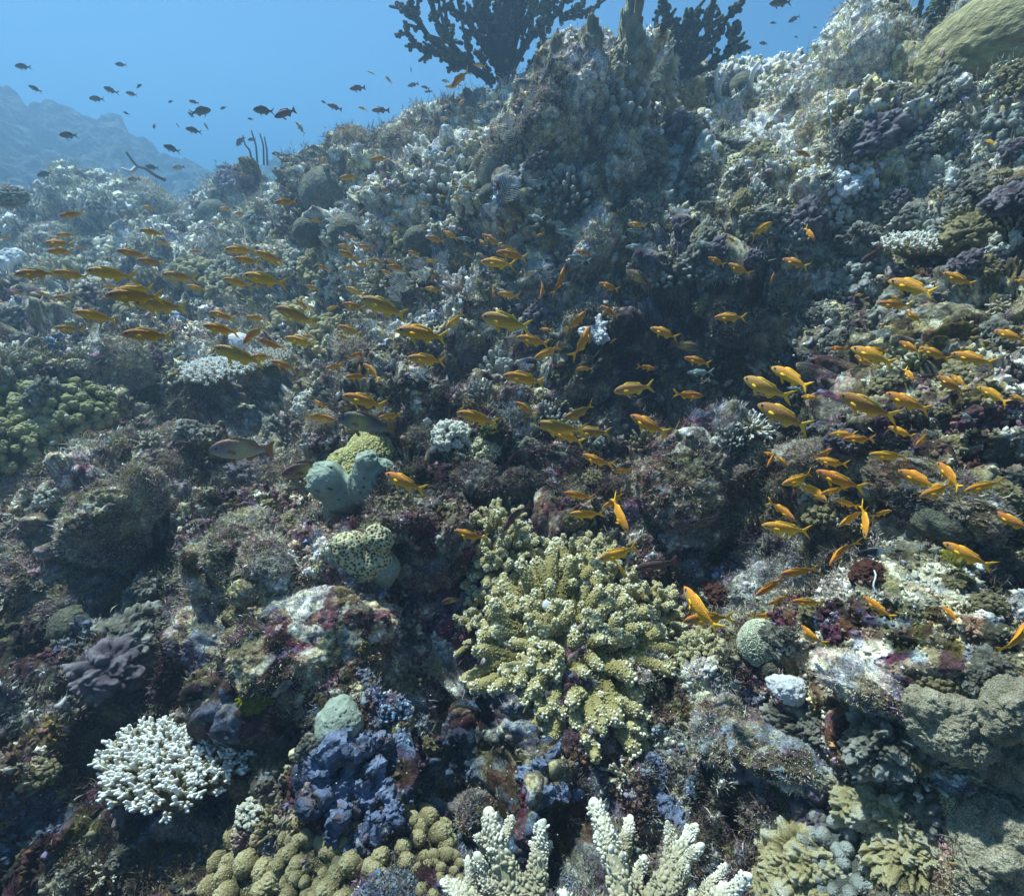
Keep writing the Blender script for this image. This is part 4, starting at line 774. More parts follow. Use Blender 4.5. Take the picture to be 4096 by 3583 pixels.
black_tree((1005, 165), 4.0, [([(975, 470), (950, 330), (960, 200), (990, 80), (1000, -60)], 46), ([(960, 430), (900, 260), (880, 120), (830, 0), (800, -80)], 24), ([(950, 400), (850, 260), (780, 150), (720, 60), (700, -60)], 22), ([(900, 480), (800, 400), (700, 300), (620, 200), (560, 80), (540, -60)], 22),
    ([(830, 440), (740, 380), (640, 360), (560, 300)], 16), ([(640, 300), (540, 230), (480, 130), (440, 40), (400, -60)], 18), ([(560, 300), (480, 290), (430, 220), (390, 155)], 15), ([(480, 130), (440, 60), (400, 50), (350, 30)], 13), ([(790, 330), (700, 330), (620, 280)], 13), ([(720, 250), (660, 240), (600, 180)], 12),
    ([(1000, 330), (1060, 150), (1080, 60), (1080, -60)], 34), ([(1010, 430), (1090, 280), (1180, 150), (1230, 50), (1230, -60)], 24), ([(1230, 130), (1310, 60), (1340, -50)], 18), ([(1330, 90), (1400, 50), (1450, 20)], 14), ([(1300, 120), (1420, 90), (1490, 70)], 13), ([(1120, 400), (1190, 300), (1210, 200), (1260, 130)], 18),
    ([(900, 490), (860, 380), (830, 320), (880, 230)], 20), ([(1000, 430), (1020, 250), (1040, 100), (1030, -60)], 44), ([(880, 320), (900, 180), (940, 60), (930, -60)], 26), ([(1130, 220), (1140, 80), (1150, -60)], 18), ([(780, 380), (760, 250), (800, 160), (770, 60)], 14), ([(620, 220), (640, 120), (620, -40)], 14), ([(540, 120), (600, 60), (590, -50)], 12),
    ([(680, 300), (600, 320), (540, 300), (490, 300)], 12), ([(1080, 200), (1130, 60), (1180, -50)], 20), ([(930, 200), (990, 60), (960, -60)], 26), ([(800, 120), (860, 30), (850, -60)], 16)], 'left black tree coral fanning over the skyline')
black_tree((1320, 200), 3.75, [([(1780, 720), (1830, 560), (1900, 400), (1950, 250), (1930, 80), (1900, -20)], 34), ([(1850, 560), (1960, 350), (2040, 200), (2070, 60)], 30), ([(1850, 600), (1980, 450), (2050, 330), (2080, 200), (2120, 60)], 26), ([(1900, 520), (2050, 420), (2140, 320), (2170, 200), (2190, 60), (2215, -20)], 24),
    ([(2150, 330), (2220, 230), (2270, 130), (2320, 40)], 18), ([(2050, 450), (2200, 380), (2290, 310), (2330, 280)], 18), ([(2290, 310), (2310, 230), (2330, 130)], 15), ([(2060, 300), (2010, 200), (1990, 120)], 18), ([(1900, 400), (1860, 250), (1870, 100)], 22), ([(1950, 500), (1990, 300), (2010, 160)], 24), ([(2000, 420), (2100, 260), (2110, 100)], 20), ([(1760, 700), (1760, 560), (1790, 420)], 20)], 'right black tree coral rooted behind the pinnacles')
black_tree((1830, 40), 3.4, [([(3390, 150), (3400, 100), (3420, 50)], 12), ([(3400, 130), (3450, 80), (3480, 60)], 11), ([(3395, 120), (3370, 90)], 10)], 'tiny dark twig coral on the right skyline')
black_tree((1900, 80), 3.3, [([(3560, 260), (3600, 120), (3680, 0), (3720, -60)], 34), ([(3600, 200), (3700, 60), (3780, -40)], 34), ([(3540, 200), (3560, 60), (3600, -50)], 22), ([(3500, 170), (3490, 100), (3520, 70)], 12), ([(3620, 220), (3740, 120), (3850, -40)], 30), ([(3570, 240), (3640, 60), (3660, -60)], 30)], 'dark bushy tree coral beside the yellow boulder coral')

# --- feather hydroids, whips and twigs
HY = [me_hydroid(k) for k in (71, 72, 73)]
FE = [(1030, 290, 70, -.5, 'tall white feather hydroid left of the outcrop'), (1060, 250, 60, .3, 'upright feather hydroid touching the outcrop'), (1000, 320, 60, -.9, 'feather hydroid leaning out over the ledge'), (985, 380, 70, -.2, 'lower feather hydroid under the outcrop'), (1010, 400, 60, .5, 'feather hydroid hanging beside the dark face'),
      (740, 425, 60, .4, 'large feather hydroid below the ridge'), (715, 440, 50, -.7, 'feather hydroid spreading beside the large one'), (765, 460, 48, 1.0, 'small feather hydroid right of the large one'), (730, 470, 50, -.1, 'feather hydroid at the foot of the large one'), (820, 425, 40, .1, 'short feather hydroid above the olive knobby coral'), (845, 440, 42, .6, 'short feather hydroid leaning over the knobby coral'),
      (850, 560, 62, -.3, 'large feather hydroid beside the lavender coral'), (820, 575, 55, -1.0, 'feather hydroid spreading flat above the long anthias'), (870, 540, 55, .9, 'feather hydroid arching to the lavender coral'), (800, 600, 45, -.6, 'small feather hydroid over the olive anthias'), (980, 430, 40, .2, 'faint feather hydroid on the shaded slope'), (690, 520, 40, -.8, 'small feather hydroid amid the left school'),
      (640, 530, 38, .5, 'small pale feather hydroid near the left school'), (1020, 500, 40, .7, 'feather hydroid behind the big orange pair'), (1290, 510, 34, .4, 'feather hydroid behind the pale striped fish'), (1080, 445, 34, -.3, 'thin feather hydroid beside the pale striped fish')]
for i, (px, py, L, a, l) in enumerate(FE):
    p, d, nn = hit(px, py); o = link('feather_hydroid', HY[i % 3], M_HYD); s = L / FPX * d * .95 * RNG.uniform(.7, 1.1)
    z = norm(np.array([math.sin(a), -.25, math.cos(a)])); y = norm(np.cross(z, np.cross(-FWD, z))); x = np.cross(y, z); M = Matrix((Vector(x), Vector(y), Vector(z))).transposed().to_4x4()
    o.matrix_world = Matrix.Translation(Vector(p - ray(px, py) * .06 - z * s * .15)) @ M @ Matrix.Scale(s, 4); tag(o, l, 'hydroid', 'white feather hydroids')
def whip(pts, w, label, mat, cat='sea whip', group='sea whips', fuzz=0):
    p, d, _ = hit(*pts[0]); P = np.array([p] + ([hit(x, y)[0] - ray(x, y) * .02 for x, y in pts[1:]] if fuzz else [at(x, y, d - .05) for x, y in pts[1:]])); m = 16; t = np.linspace(0, 1, m); Q = np.stack([np.interp(t, np.linspace(0, 1, len(P)), P[:, k]) for k in range(3)], 1)
    for _ in range(2): Q[1:-1] = (Q[:-2] + 2 * Q[1:-1] + Q[2:]) / 4
    g = Geo(); g.tube(Q, np.full(m, w / FPX * d) * (1 - .3 * t), 8, (0, 1)); V, F, T = g.arrays(); o = link('sea_whip', mesh_np('sea_whip', V - p, F, {'t': T}), mat); o.location = p; tag(o, label, cat, group)
whip([(505, 330), (500, 300), (490, 290), (486, 272)], 1.6, 'short dark sea whip, first from the left of the ridge tuft', M_WHIP)
whip([(515, 325), (512, 290), (503, 262)], 1.6, 'dark sea whip beside the first of the ridge tuft', M_WHIP)
whip([(528, 330), (527, 290), (520, 268)], 1.6, 'dark straight sea whip in the middle of the ridge tuft', M_WHIP)
whip([(535, 330), (534, 300), (529, 274)], 1.6, 'dark straight sea whip at the end of the ridge tuft', M_WHIP)
whip([(475, 358), (462, 345), (455, 328)], 2.0, 'lone thin sea whip left of the ridge tuft', M_WHIP)
whip([(330, 360), (310, 352), (290, 335), (275, 335), (262, 318), (253, 305)], 2.6, 'crooked grey sea whip on the hazy slope', M_WHIP)
whip([(272, 335), (262, 345), (245, 338)], 3, 'short pale curled sea whip on the hazy slope', M_WHIPW)
whip([(1437, 200), (1433, 170), (1434, 145), (1440, 133)], 4, 'white worm-like sea whip, left one of the close pair', M_WHIPW)
whip([(1440, 200), (1438, 175), (1447, 155), (1450, 145)], 4, 'white worm-like sea whip, bent one of the close pair', M_WHIPW)
whip([(1502, 185), (1503, 160), (1508, 140), (1518, 127)], 4, 'white curved sea whip standing alone right of the pair', M_WHIPW)
whip([(1666, 330), (1665, 290), (1663, 240), (1655, 200), (1660, 170)], 1.3, 'long thin whip coral down the right slope', M_WHIPW)
whip([(1760, 1192), (1744, 1172), (1756, 1150), (1740, 1128), (1754, 1110), (1743, 1096)], 1.5, 'wavy white coral strand right of the black and white fish', M_WHIPW, fuzz=1)
BU = me_bush(81)
for px, py, r, l in ((1040, 590, 34, 'white twiggy bush beneath the curved anthias'), (1120, 600, 30, 'pale twiggy bush right of the vertical anthias'), (1440, 545, 34, 'white twig bush between two small anthias'), (1550, 570, 30, 'faint twig bush on the shaded right wall'), (1020, 825, 30, 'white twig tangle beside the pale soft coral'), (1090, 555, 26, 'dim twig bush below the striped fish'), (980, 665, 30, 'brown twig bush hanging from the overhang'), (840, 755, 26, 'thin twig bush behind the orange anthias')):
    put('twig_bush', BU, M_HYD, px, py, r, l, 'hydroid', 'twiggy hydroid bushes', sink=.0, lean=.6)

# --- the many small colonies that cover the slope
CRA, CRB, CRC = me_crust(201, [((0, 0, 0), .8), ((.6, .1, .1), .45), ((-.5, .3, 0), .5)], 5, .4), me_crust(202, [((0, 0, 0), .7), ((.2, .5, .3), .5), ((.1, -.6, 0), .5)], 8, .34), me_crust(203, [((0, 0, .2), .7), ((-.4, -.2, .5), .4), ((.4, 0, 0), .5)], 4, .5)
def small_colonies():
    rg = np.random.default_rng(99); F8 = me_cauliflower(90, 16, 10, .8, .1, thick=1.7, tipw=.1)
    kinds = [('knobby_coral', KN3, M_CREAM, 'cream knobby coral'), ('knobby_coral', KN2, M_SOFT, 'olive knobby coral'), ('finger_coral', FG3, M_CREAM, 'pale finger coral'), ('finger_coral', FG1, M_SOFT, 'brown finger coral'), ('dome_coral', DM, M_DOME, 'round dome coral'),
             ('cauliflower_coral', F8, M_POCG, 'pale cauliflower coral'), ('staghorn_coral', ST3, M_ACR, 'cream branching coral'), ('honeycomb_coral', HC, M_HON, 'pitted tan coral'), ('crust_coral', CRA, M_CRUST, 'pale crusted coral'), ('crust_coral', CRB, M_CRUST, 'knobbly crusted coral'), ('crust_coral', CRC, M_CRUSTP, 'violet-grey crusted coral'), ('crust_coral', CRB, M_SOFT, 'olive crusted coral')]
    areas = [((0, 2048), (380, 640), 130, 'high on the slope'), ((430, 1900), (250, 480), 80, 'close under the ridge'), ((1350, 2048), (130, 520), 100, 'on the bright right ridge'), ((0, 700), (600, 900), 40, 'on the left slope'), ((1400, 2048), (600, 1300), 40, 'on the right slope'), ((1480, 2048), (1330, 1790), 46, 'in the lower right corner'), ((0, 900), (930, 1780), 60, 'in the lower left turf'), ((880, 1480), (850, 1080), 20, 'in the shaded middle')]
    cnt = {}
    for (xa, xb), (ya, yb), n, where in areas:
        for _ in range(n):
            px, py = rg.uniform(xa, xb), rg.uniform(ya, yb); k = rg.choice(12, p=[.05, .08, .06, .05, .03, .10, .08, .01, .18, .16, .10, .10]); nm, me, mt, lb = kinds[k]; p, d, nn = hit(px, py)
            if d > 4.9 and py < 330: continue
            if d > 12: continue
            r = rg.lognormal(2.85, .4) * (1.0 if d > 1.8 else 1.15); o = put(nm, me, mt, px, py, r, 'small %s, one of many %s' % (lb, where), 'coral', 'small %ss %s' % (lb, where), sink=.2, sc=(rg.uniform(.8, 1.25), rg.uniform(.8, 1.25), rg.uniform(.7, 1.3)))
small_colonies()

# ------------------------------------------------------------------ fish
def mat_fish(name, back, flank, belly, spec=.35, face=None, patch=None, hv=.012):
    m, nt, b = new_mat(name); g = attr(nt, 't'); v = ramp(nt, [(.12, belly), (.42, flank), (.8, back)], g); oc = nd(nt, 'ShaderNodeTexCoord').outputs['Object']
    if patch: v = mix(nt, v, patch, attr(nt, 'p'))
    vo = vor_n(nt, 52, oc); v = mix(nt, v, ramp(nt, [(.1, (1.18,) * 3), (.6, (.78,) * 3)], vo.outputs['Distance']), 1, 'MULTIPLY')
    if face: v = mix(nt, v, face, attr(nt, 'f'))
    oi = nd(nt, 'ShaderNodeObjectInfo').outputs['Random']; hs = nd(nt, 'ShaderNodeHueSaturation'); r = ramp(nt, [(0, (.495 - hv,) * 3), (1, (.495 + hv,) * 3)], oi); nt.links.new(r, hs.inputs['Hue'])
    r2 = ramp(nt, [(0, (.8,) * 3), (1, (1.15,) * 3)], oi); nt.links.new(r2, hs.inputs['Value']); nt.links.new(v, hs.inputs['Color']); nt.links.new(hs.outputs[0], b.inputs['Base Color'])
    b.inputs['Roughness'].default_value = .5; b.inputs['Specular IOR Level'].default_value = spec; bump(nt, b, vo.outputs['Distance'], .002, .6); return m
def mat_plain(name, c, rough=.5, sub=0):
    m, nt, b = new_mat(name); oc = nd(nt, 'ShaderNodeTexCoord').outputs['Object']; w = nd(nt, 'ShaderNodeTexNoise'); w.inputs['Scale'].default_value = 40; nt.links.new(oc, w.inputs['Vector'])
    v = mix(nt, c, ramp(nt, [(.3, (.75,) * 3), (.7, (1.2,) * 3)], w.outputs[0]), 1, 'MULTIPLY'); nt.links.new(v, b.inputs['Base Color']); b.inputs['Roughness'].default_value = rough; return m
#            body colours back / flank / belly, fin colour, eye, depth, width
KIND = {'o': dict(m=mat_fish('orange_fish', (.80, .29, .010), (.88, .41, .014), (.92, .57, .025), face=(.18, .12, .42)), fin=mat_plain('orange_fin', (.92, .50, .02)), dep=.25, wid=.125, word='orange anthias', cat='fish'),
        'O': dict(m=mat_fish('golden_fish', (.72, .29, .015), (.84, .42, .018), (.90, .58, .04), face=(.20, .14, .32)), fin=mat_plain('golden_fin', (.90, .48, .03)), dep=.255, wid=.13, word='golden-orange anthias', cat='fish'),
        'Y': dict(m=mat_fish('olive_fish', (.48, .24, .035), (.72, .42, .04), (.84, .60, .10), face=(.25, .22, .25)), fin=mat_plain('olive_fin', (.84, .54, .05)), dep=.29, wid=.145, word='olive-yellow anthias', cat='fish'),
        'b': dict(m=mat_fish('pale_fish', (.12, .20, .30), (.42, .46, .16), (.50, .60, .62), hv=.01), fin=mat_plain('pale_fin', (.45, .50, .40)), dep=.20, wid=.11, word='pale yellow-blue fish', cat='fish'),
        'd': dict(m=mat_fish('dark_fish', (.02, .03, .03), (.05, .06, .04), (.14, .15, .08), hv=.01), fin=mat_plain('dark_fin', (.05, .06, .05)), dep=.36, wid=.14, word='dark damselfish', cat='fish'),
        'w': dict(m=mat_fish('wrasse_skin', (.14, .05, .04), (.28, .17, .09), (.40, .32, .14), patch=(.58, .50, .10)), fin=mat_plain('wrasse_fin', (.16, .07, .05)), dep=.35, wid=.15, word='brownish wrasse', cat='fish'),
        'g': dict(m=mat_fish('grey_fish_skin', (.05, .045, .06), (.12, .11, .16), (.22, .23, .28), patch=(.50, .48, .10), hv=.01), fin=mat_plain('grey_fin', (.22, .12, .05)), dep=.36, wid=.15, word='dark grey yellow-flanked fish', cat='fish'),
        'p': dict(m=mat_fish('violet_grey_skin', (.26, .12, .08), (.28, .23, .27), (.44, .44, .26), patch=(.50, .46, .22), face=(.16, .12, .22), hv=.01), fin=mat_plain('rust_fin', (.30, .15, .04)), dep=.37, wid=.15, word='violet-grey wrasse', cat='fish'),
        'm': dict(m=mat_fish('maroon_skin', (.07, .03, .03), (.10, .06, .035), (.16, .08, .05), hv=.01), fin=mat_plain('maroon_fin', (.14, .05, .05)), dep=.27, wid=.15, word='dark maroon wrasse', cat='fish'),
        'k': dict(m=mat_fish('black_skin', (.01, .012, .015), (.012, .014, .016), (.02, .02, .02), hv=.0, patch=(.80, .80, .80)), fin=mat_plain('white_fin', (.75, .76, .78)), dep=.36, wid=.16, word='black and white damselfish', cat='fish')}
EYE = mat_plain('fish_eye', (.035, .03, .22), .15); PUPIL = mat_plain('fish_pupil', (.004, .004, .008), .08)
def curve_y(x, bend): s = np.clip((.15 - x) / .65, 0, 1.3); return bend * s ** 1.8
def plate(out, bend, th=.006, ctr=None):
    """thin fin from an outline in the x-z plane, following the body's bend"""
    out = np.array(out, float); c = out.mean(0) if ctr is None else np.array(ctr, float); n = len(out); m = (out + c) / 2
    P2 = np.concatenate([out, m, [c]]); th2 = np.concatenate([np.full(n, .0008), np.full(n, th * .6), [th]]); V = []
    for sgn in (1, -1): V.append(np.stack([P2[:, 0], curve_y(P2[:, 0], bend) + sgn * th2, P2[:, 1]], 1))
    V = np.concatenate(V); k = 2 * n + 1; F = []; T = []
    for i in range(n):
        j = (i + 1) % n; F += [(i, j, n + j, n + i), (k + j, k + i, k + n + i, k + n + j), (j, i, k + i, k + j)]; T += [(n + i, n + j, 2 * n), (k + n + j, k + n + i, k + 2 * n)]
    return V, [np.array(F), np.array(T)]
def body_mesh(dep, wid, bend, kind):
    x = np.array([.5, .492, .475, .44, .39, .32, .22, .10, -.02, -.13, -.22, -.29, -.335, -.36]); q = np.array([.0, .12, .26, .46, .66, .84, .97, 1.0, .92, .74, .53, .37, .30, .30])
    cz = np.array([-.012, -.012, -.012, -.01, -.004, 0, .004, .004, .002, .0, .0, .0, .0, .0]) * (dep / .24); n = 20; a = np.linspace(0, 2 * math.pi, n, endpoint=False); V = []; T = []; Pp = []; Ff = []
    for xi, qi, c in zip(x, q, cz):
        h = qi * dep / 2; w = qi ** 1.1 * wid / 2 * (1 if xi > -.1 else max(.25, 1 - (-.1 - xi) * 3)); ca, sa = np.cos(a), np.sin(a); yy = w * np.sign(ca) * np.abs(ca) ** .9; zz = c + h * sa * np.where(sa < 0, .96, 1)
        V.append(np.stack([np.full(n, xi), yy + curve_y(xi, bend), zz], 1)); T.append(.5 + .5 * sa)
        Pp.append(np.full(n, 1.0 if (kind == 'k' and xi < -.05) else (math.exp(-((xi - (.12 if kind == 'g' else .0)) / .16) ** 2) if kind != 'k' else 0)) * (np.exp(-(sa / .8) ** 2) if kind != 'k' else 1)); Ff.append(np.exp(-((xi - .36) / .05) ** 2) * np.exp(-((sa - (.1 - (.36 - xi) * 4)) / .35) ** 2))
    V = np.concatenate(V); r = len(x); i = np.arange(r - 1)[:, None] * n; k = np.arange(n)[None]; k2 = (k + 1) % n; F = np.stack([i + k, i + n + k, i + n + k2, i + k2], -1).reshape(-1, 4); b = (r - 1) * n; V = np.concatenate([V, V[b:b + n].mean(0)[None]])
    C = np.array([[b + (q + 1) % n, b + q, r * n] for q in range(n)]); e = [np.concatenate(l + [np.array([.5])]) for l in (T, Pp, Ff)]
    return mesh_np('fish_body', V, [F, C], {'t': e[0], 'p': np.clip(e[1], 0, 1), 'f': np.clip(e[2] * .8, 0, 1)})
def sidefin(side, bend, kind, pel=False):
    if pel: O = np.array([(.20, .0), (.17, -.045), (.10, -.115), (.075, -.10), (.12, -.03)]) * np.array([1, 1.0]); z0 = -KIND[kind]['dep'] * .42; y0 = .018; sl = .35
    else: O = np.array([(.25, .0), (.19, .035), (.12, .03), (.08, .0), (.11, -.035), (.19, -.03)]); z0 = -.02; y0 = KIND[kind]['wid'] * .44; sl = .30
    c = O.mean(0); V = []; 
    for s in (1, -1):
        for p in list(O) + [c]: V.append((p[0], side * (y0 + sl * (.24 - p[0]) * (1 if not pel else -p[1] * 2)) + s * (.0006 if p is not c else .003), z0 + p[1]))
    n = len(O); k = n + 1; T = [(i, (i + 1) % n, n) for i in range(n)] + [(k + (i + 1) % n, k + i, k + n) for i in range(n)]; Q = [((i + 1) % n, i, k + i, k + (i + 1) % n) for i in range(n)]
    return mesh_np('side_fin', np.array(V), [np.array(T), np.array(Q)])
TAILF = [(-.335, .036), (-.38, .06), (-.44, .12), (-.54, .19), (-.475, .085), (-.435, .032), (-.42, 0), (-.435, -.032), (-.475, -.085), (-.54, -.19), (-.44, -.12), (-.38, -.06), (-.335, -.036)]
TAILR = [(-.335, .045), (-.38, .085), (-.45, .13), (-.50, .16), (-.478, .07), (-.468, 0), (-.478, -.07), (-.50, -.16), (-.45, -.13), (-.38, -.085), (-.335, -.045)]
_fm = {}
def fish_parts(kind, bi):
    key = (kind, bi)
    if key in _fm: return _fm[key]
    K = KIND[kind]; bend = (-.26, -.14, -.03, .12, .25)[bi]; h = K['dep'] / 2; L = [('body', body_mesh(K['dep'], K['wid'], bend, kind), K['m'])]
    V, F = plate(TAILR if kind in 'wgpmk' else TAILF, bend, .008, (-.36, 0)); L.append(('tail_fin', mesh_np('tail_fin', V, F), K['fin']))
    xs = np.array([.24, .20, .12, .02, -.08, -.17, -.23]); up = np.array([0, .035, .055, .05, .05, .065, .02]); q = np.interp(-xs, -np.array([.5, .32, .22, .10, -.02, -.13, -.22, -.29]), np.array([0, .84, .97, 1.0, .92, .74, .53, .37]))
    out = [(x, h * a + u - .01) for x, a, u in zip(xs, q, up)] + [(x, h * a - .02) for x, a in zip(xs[::-1], q[::-1])]; V, F = plate(out, bend, .004, (0.02, h * .95)); L.append(('dorsal_fin', mesh_np('dorsal_fin', V, F), K['fin']))
    out = [(-.05, -h * .86), (-.09, -h * .8 - .05), (-.15, -h * .7 - .075), (-.20, -h * .55 - .045), (-.24, -h * .42), (-.14, -h * .62)]; V, F = plate(out, bend, .004); L.append(('anal_fin', mesh_np('anal_fin', V, F), K['fin']))
    for s in (1, -1): L.append(('pectoral_fin', sidefin(s, bend, kind), K['fin'])); L.append(('pelvic_fin', sidefin(s, bend, kind, True), K['fin']))
    for s in (1, -1):
        g = Geo(); c = np.array([.395, s * K['wid'] * .27, .018 * K['dep'] / .24]); g.balls([c], .024, 0, 2, None, (1, .75, 1)); p = Geo(); p.balls([c + np.array([0, s * .012, 0])], .013, 0, 1)
        ev, ef, et = g.arrays(); pv, pf, pt = p.arrays(); L.append(('eye', mesh_np('eye', ev, ef), EYE, [('pupil', mesh_np('pupil', pv, pf), PUPIL)]))
    _fm[key] = L; return L
A = (0, 0); B = (675, 0); C_ = (1348, 0); D_ = (0, 595); E_ = (675, 595); F_ = (1348, 595); G_ = (1348, 1191.5)
S_ = .34165
FISH = []
def rows(org, txt):
    for w in txt.split(';'):
        w = w.split()
        if len(w) < 5: continue
        hx, hy, tx, ty = (float(q) for q in w[1:5]); FISH.append((w[0], org[0] + hx * S_, org[1] + hy * S_, org[0] + tx * S_, org[1] + ty * S_, int(w[5]) if len(w) > 5 else None))
rows(A, 'd 85 385 180 395;d 672 375 742 382;d 165 500 245 540;d 605 510 685 545;d 520 575 608 582;d 735 540 805 560;d 830 495 795 515;d 720 655 757 672;d 985 600 1015 590;d 1105 590 1165 605;d 1235 640 1115 665;d 1100 655 1140 690;d 1290 640 1325 625;d 1085 750 1180 775;d 1195 715 1222 768;d 1030 720 1052 750;d 900 755 908 720;'
 'd 955 850 1055 890;d 1480 640 1605 655;m 1605 685 1738 640;b 1730 710 1795 790;m 1915 610 2005 645;d 1880 590 1912 608;d 1385 855 1425 800;d 1450 820 1500 815;d 1590 900 1645 900;d 1450 695 1485 700;d 845 975 930 985;w 1010 985 1080 978;d 215 1030 305 1010;d 345 790 455 795;o 1875 965 1900 910;o 1400 1010 1455 1035;w 745 1050 820 1050;'
 'o 1605 1185 1740 1180 1;o 345 1265 490 1250;o 835 1205 915 1230;o 1280 1222 1360 1225;o 1370 1250 1440 1255;o 1250 1300 1310 1305;o 1820 1290 1890 1300;o 1965 1285 1992 1315;o 325 1375 440 1375;o 255 1420 420 1425;o 265 1470 440 1475;o 440 1440 515 1455;o 0 1390 75 1390;o 175 1470 218 1482;o 205 1520 250 1538;o 815 1345 960 1375;'
 'o 915 1415 1000 1435;O 675 1465 860 1500;o 800 1520 960 1545;o 1110 1470 1190 1475;O 1310 1460 1500 1470;o 1365 1510 1525 1540;O 1490 1470 1660 1540;o 1550 1510 1655 1560;O 80 1605 330 1600;O 300 1590 530 1625;O 495 1580 790 1630;Y 945 1605 1155 1640;O 1305 1630 1480 1680;O 1420 1605 1670 1670;o 600 1675 700 1680;O 675 1700 910 1690;O 610 1725 950 1745;'
 'o 1090 1670 1210 1700;o 60 1705 135 1725;o 205 1705 285 1735;o 310 1740 425 1745;o 1860 1550 1935 1585;o 1785 1670 1875 1700')
rows(B, 'm 70 520 170 515;o 280 445 320 490;m 410 505 475 490;m 490 505 540 520;m 510 538 558 535;w 610 470 655 480;O 665 510 765 415;o 630 505 700 512;b 175 415 228 440;b 432 425 430 370;o 795 375 870 390;o 1010 400 1060 400;o 1155 300 1210 330;o 900 430 890 470;o 930 460 968 478;m 200 645 305 645;o 120 625 170 645;o 710 620 750 575;o 0 750 60 760;'
 'o 90 760 115 788;o 190 935 300 925;o 10 1045 125 1030;o 640 900 690 875;o 600 690 650 697;b 1120 1060 1230 1080;o 730 1090 790 1110;b 735 1130 835 1155;b 540 1210 635 1240;o 595 1150 640 1150;o 670 1155 725 1170;o 700 1158 735 1150;o 475 1190 540 1200;o 260 1095 300 1130;o 355 1100 378 1065;o 360 1145 405 1180;b 1115 1260 1210 1285;'
 'b 1275 1350 1425 1380;o 1700 1310 1810 1325;b 1695 1345 1815 1360;b 1685 1445 1815 1445;b 1345 1500 1490 1525;o 1395 1470 1490 1490;b 705 1395 815 1410;o 310 1320 360 1345;o 520 1385 630 1420;o 620 1350 700 1400;O 845 1370 960 1440;o 830 1400 875 1450;o 940 1330 990 1365;o 960 1440 1050 1460;O 925 1475 1110 1510;O 835 1530 1040 1555;o 1165 1385 1215 1365;'
 'o 40 1380 100 1395;o 0 1435 90 1450;o 5 1465 120 1520;o 120 1440 210 1455;o 235 1415 240 1455;o 285 1480 310 1460;o 180 1525 260 1530;o 110 1545 185 1555;o 35 1560 110 1580;o 285 1520 345 1535;o 285 1555 400 1580;o 410 1470 480 1490;o 255 1580 320 1610;o 515 1530 590 1525;o 735 1485 780 1500;o 670 1525 700 1550;o 740 1535 765 1515;'
 'o 550 1655 580 1600;o 510 1685 615 1705;w 1325 1440 1362 1445;m 1615 1440 1610 1395;O 1330 1560 1290 1730 4;w 1700 1580 1820 1680 0;o 1530 1655 1645 1700;o 1190 1750 1220 1630;o 910 1750 920 1680;o 935 1715 1065 1740;O 45 1680 160 1730;w 2010 1350 2049 1305')
rows(C_, 'd 560 20 690 10;d 670 130 740 92;d 565 135 602 135;d 815 160 842 162;d 1300 50 1345 60;d 705 215 730 218;d 500 250 550 257;d 1260 0 1320 8;o 800 915 705 880;o 755 975 815 978;o 620 690 650 660;o 1820 820 1890 850;o 1585 1140 1555 1190;m 35 1340 140 1275;O 580 1300 445 1385;o 830 1410 760 1330;b 130 1420 240 1440;o 315 1385 365 1420;'
 'o 200 1505 300 1555;O 320 1540 440 1615;O 635 1515 785 1565;o 590 1595 560 1675;m 1090 1540 1265 1440;O 1575 1595 1760 1670;O 1255 1640 1540 1720 3;o 1060 1730 1112 1725;o 1270 1735 1330 1756;o 1995 1640 2075 1650')
rows(D_, 'Y 775 30 1090 70;O 425 80 685 140 1;O 315 175 490 195;O 705 210 1010 230;o 1220 85 1380 125;o 1185 160 1395 215;o 1435 110 1560 135;o 1420 270 1530 165 3;Y 1610 55 1840 150;o 1735 110 1860 160;o 1515 245 1660 310;O 1660 235 1855 275;Y 1250 285 1540 400;o 1465 345 1600 350;O 1585 370 1740 425;o 1770 220 1840 235;o 1860 310 1895 322;o 1730 10 1820 80;'
 'o 1910 75 1985 45;o 1800 45 1850 75;w 1820 420 1705 465 0;o 1905 415 2015 395 3;o 1840 600 1910 650;O 1965 720 1800 680;m 175 205 235 240;b 990 350 1080 280;p 1220 885 1610 900 1;w 1645 1035 1935 980 3')
rows(E_, 'Y 130 0 400 110;o 25 35 165 65;O 0 165 145 215;o 0 215 65 250;O 340 185 640 240;O 630 185 745 90;Y 840 105 1130 180;O 1045 230 1240 275;O 1150 360 1310 290 1;o 1185 185 1255 190 4;O 1455 80 1355 200 4;O 1540 45 1640 125 0;O 1480 165 1410 350 4;O 1400 420 1495 410 4;o 1635 240 1590 270;O 1830 175 1995 240;w 2125 300 1955 270;o 1865 420 1755 400;Y 1615 550 1850 520;'
 'o 2145 575 1970 570;O 405 350 630 380 1;O 965 455 1220 490 3;O 1040 610 1165 685;O 695 670 940 740;Y 1155 735 1450 800;O 1235 770 1450 845;Y 1320 710 1510 650;Y 1390 790 1600 785;O 1715 685 1925 810;m 1150 900 1250 895;O 1435 915 1600 1000;o 1615 1020 1725 1010;o 45 465 185 465;o 130 390 132 450;O 150 385 265 480 4;o 145 320 62 358;o 0 405 45 370;O 25 570 280 640;w 0 655 100 640;'
 'o 235 705 380 690;g 0 700 335 780 1;O 280 1025 500 1140 1;d 390 910 420 1000;O 685 1360 860 1430 0;m 970 1370 1090 1190 4;O 1325 1140 1500 1185 1;O 1355 1265 1565 1280;o 1550 1230 1690 1160 0;O 1710 1380 1590 1165 3;O 1525 1535 1765 1470;O 1690 1640 1640 1540;m 1740 1590 2000 1545')
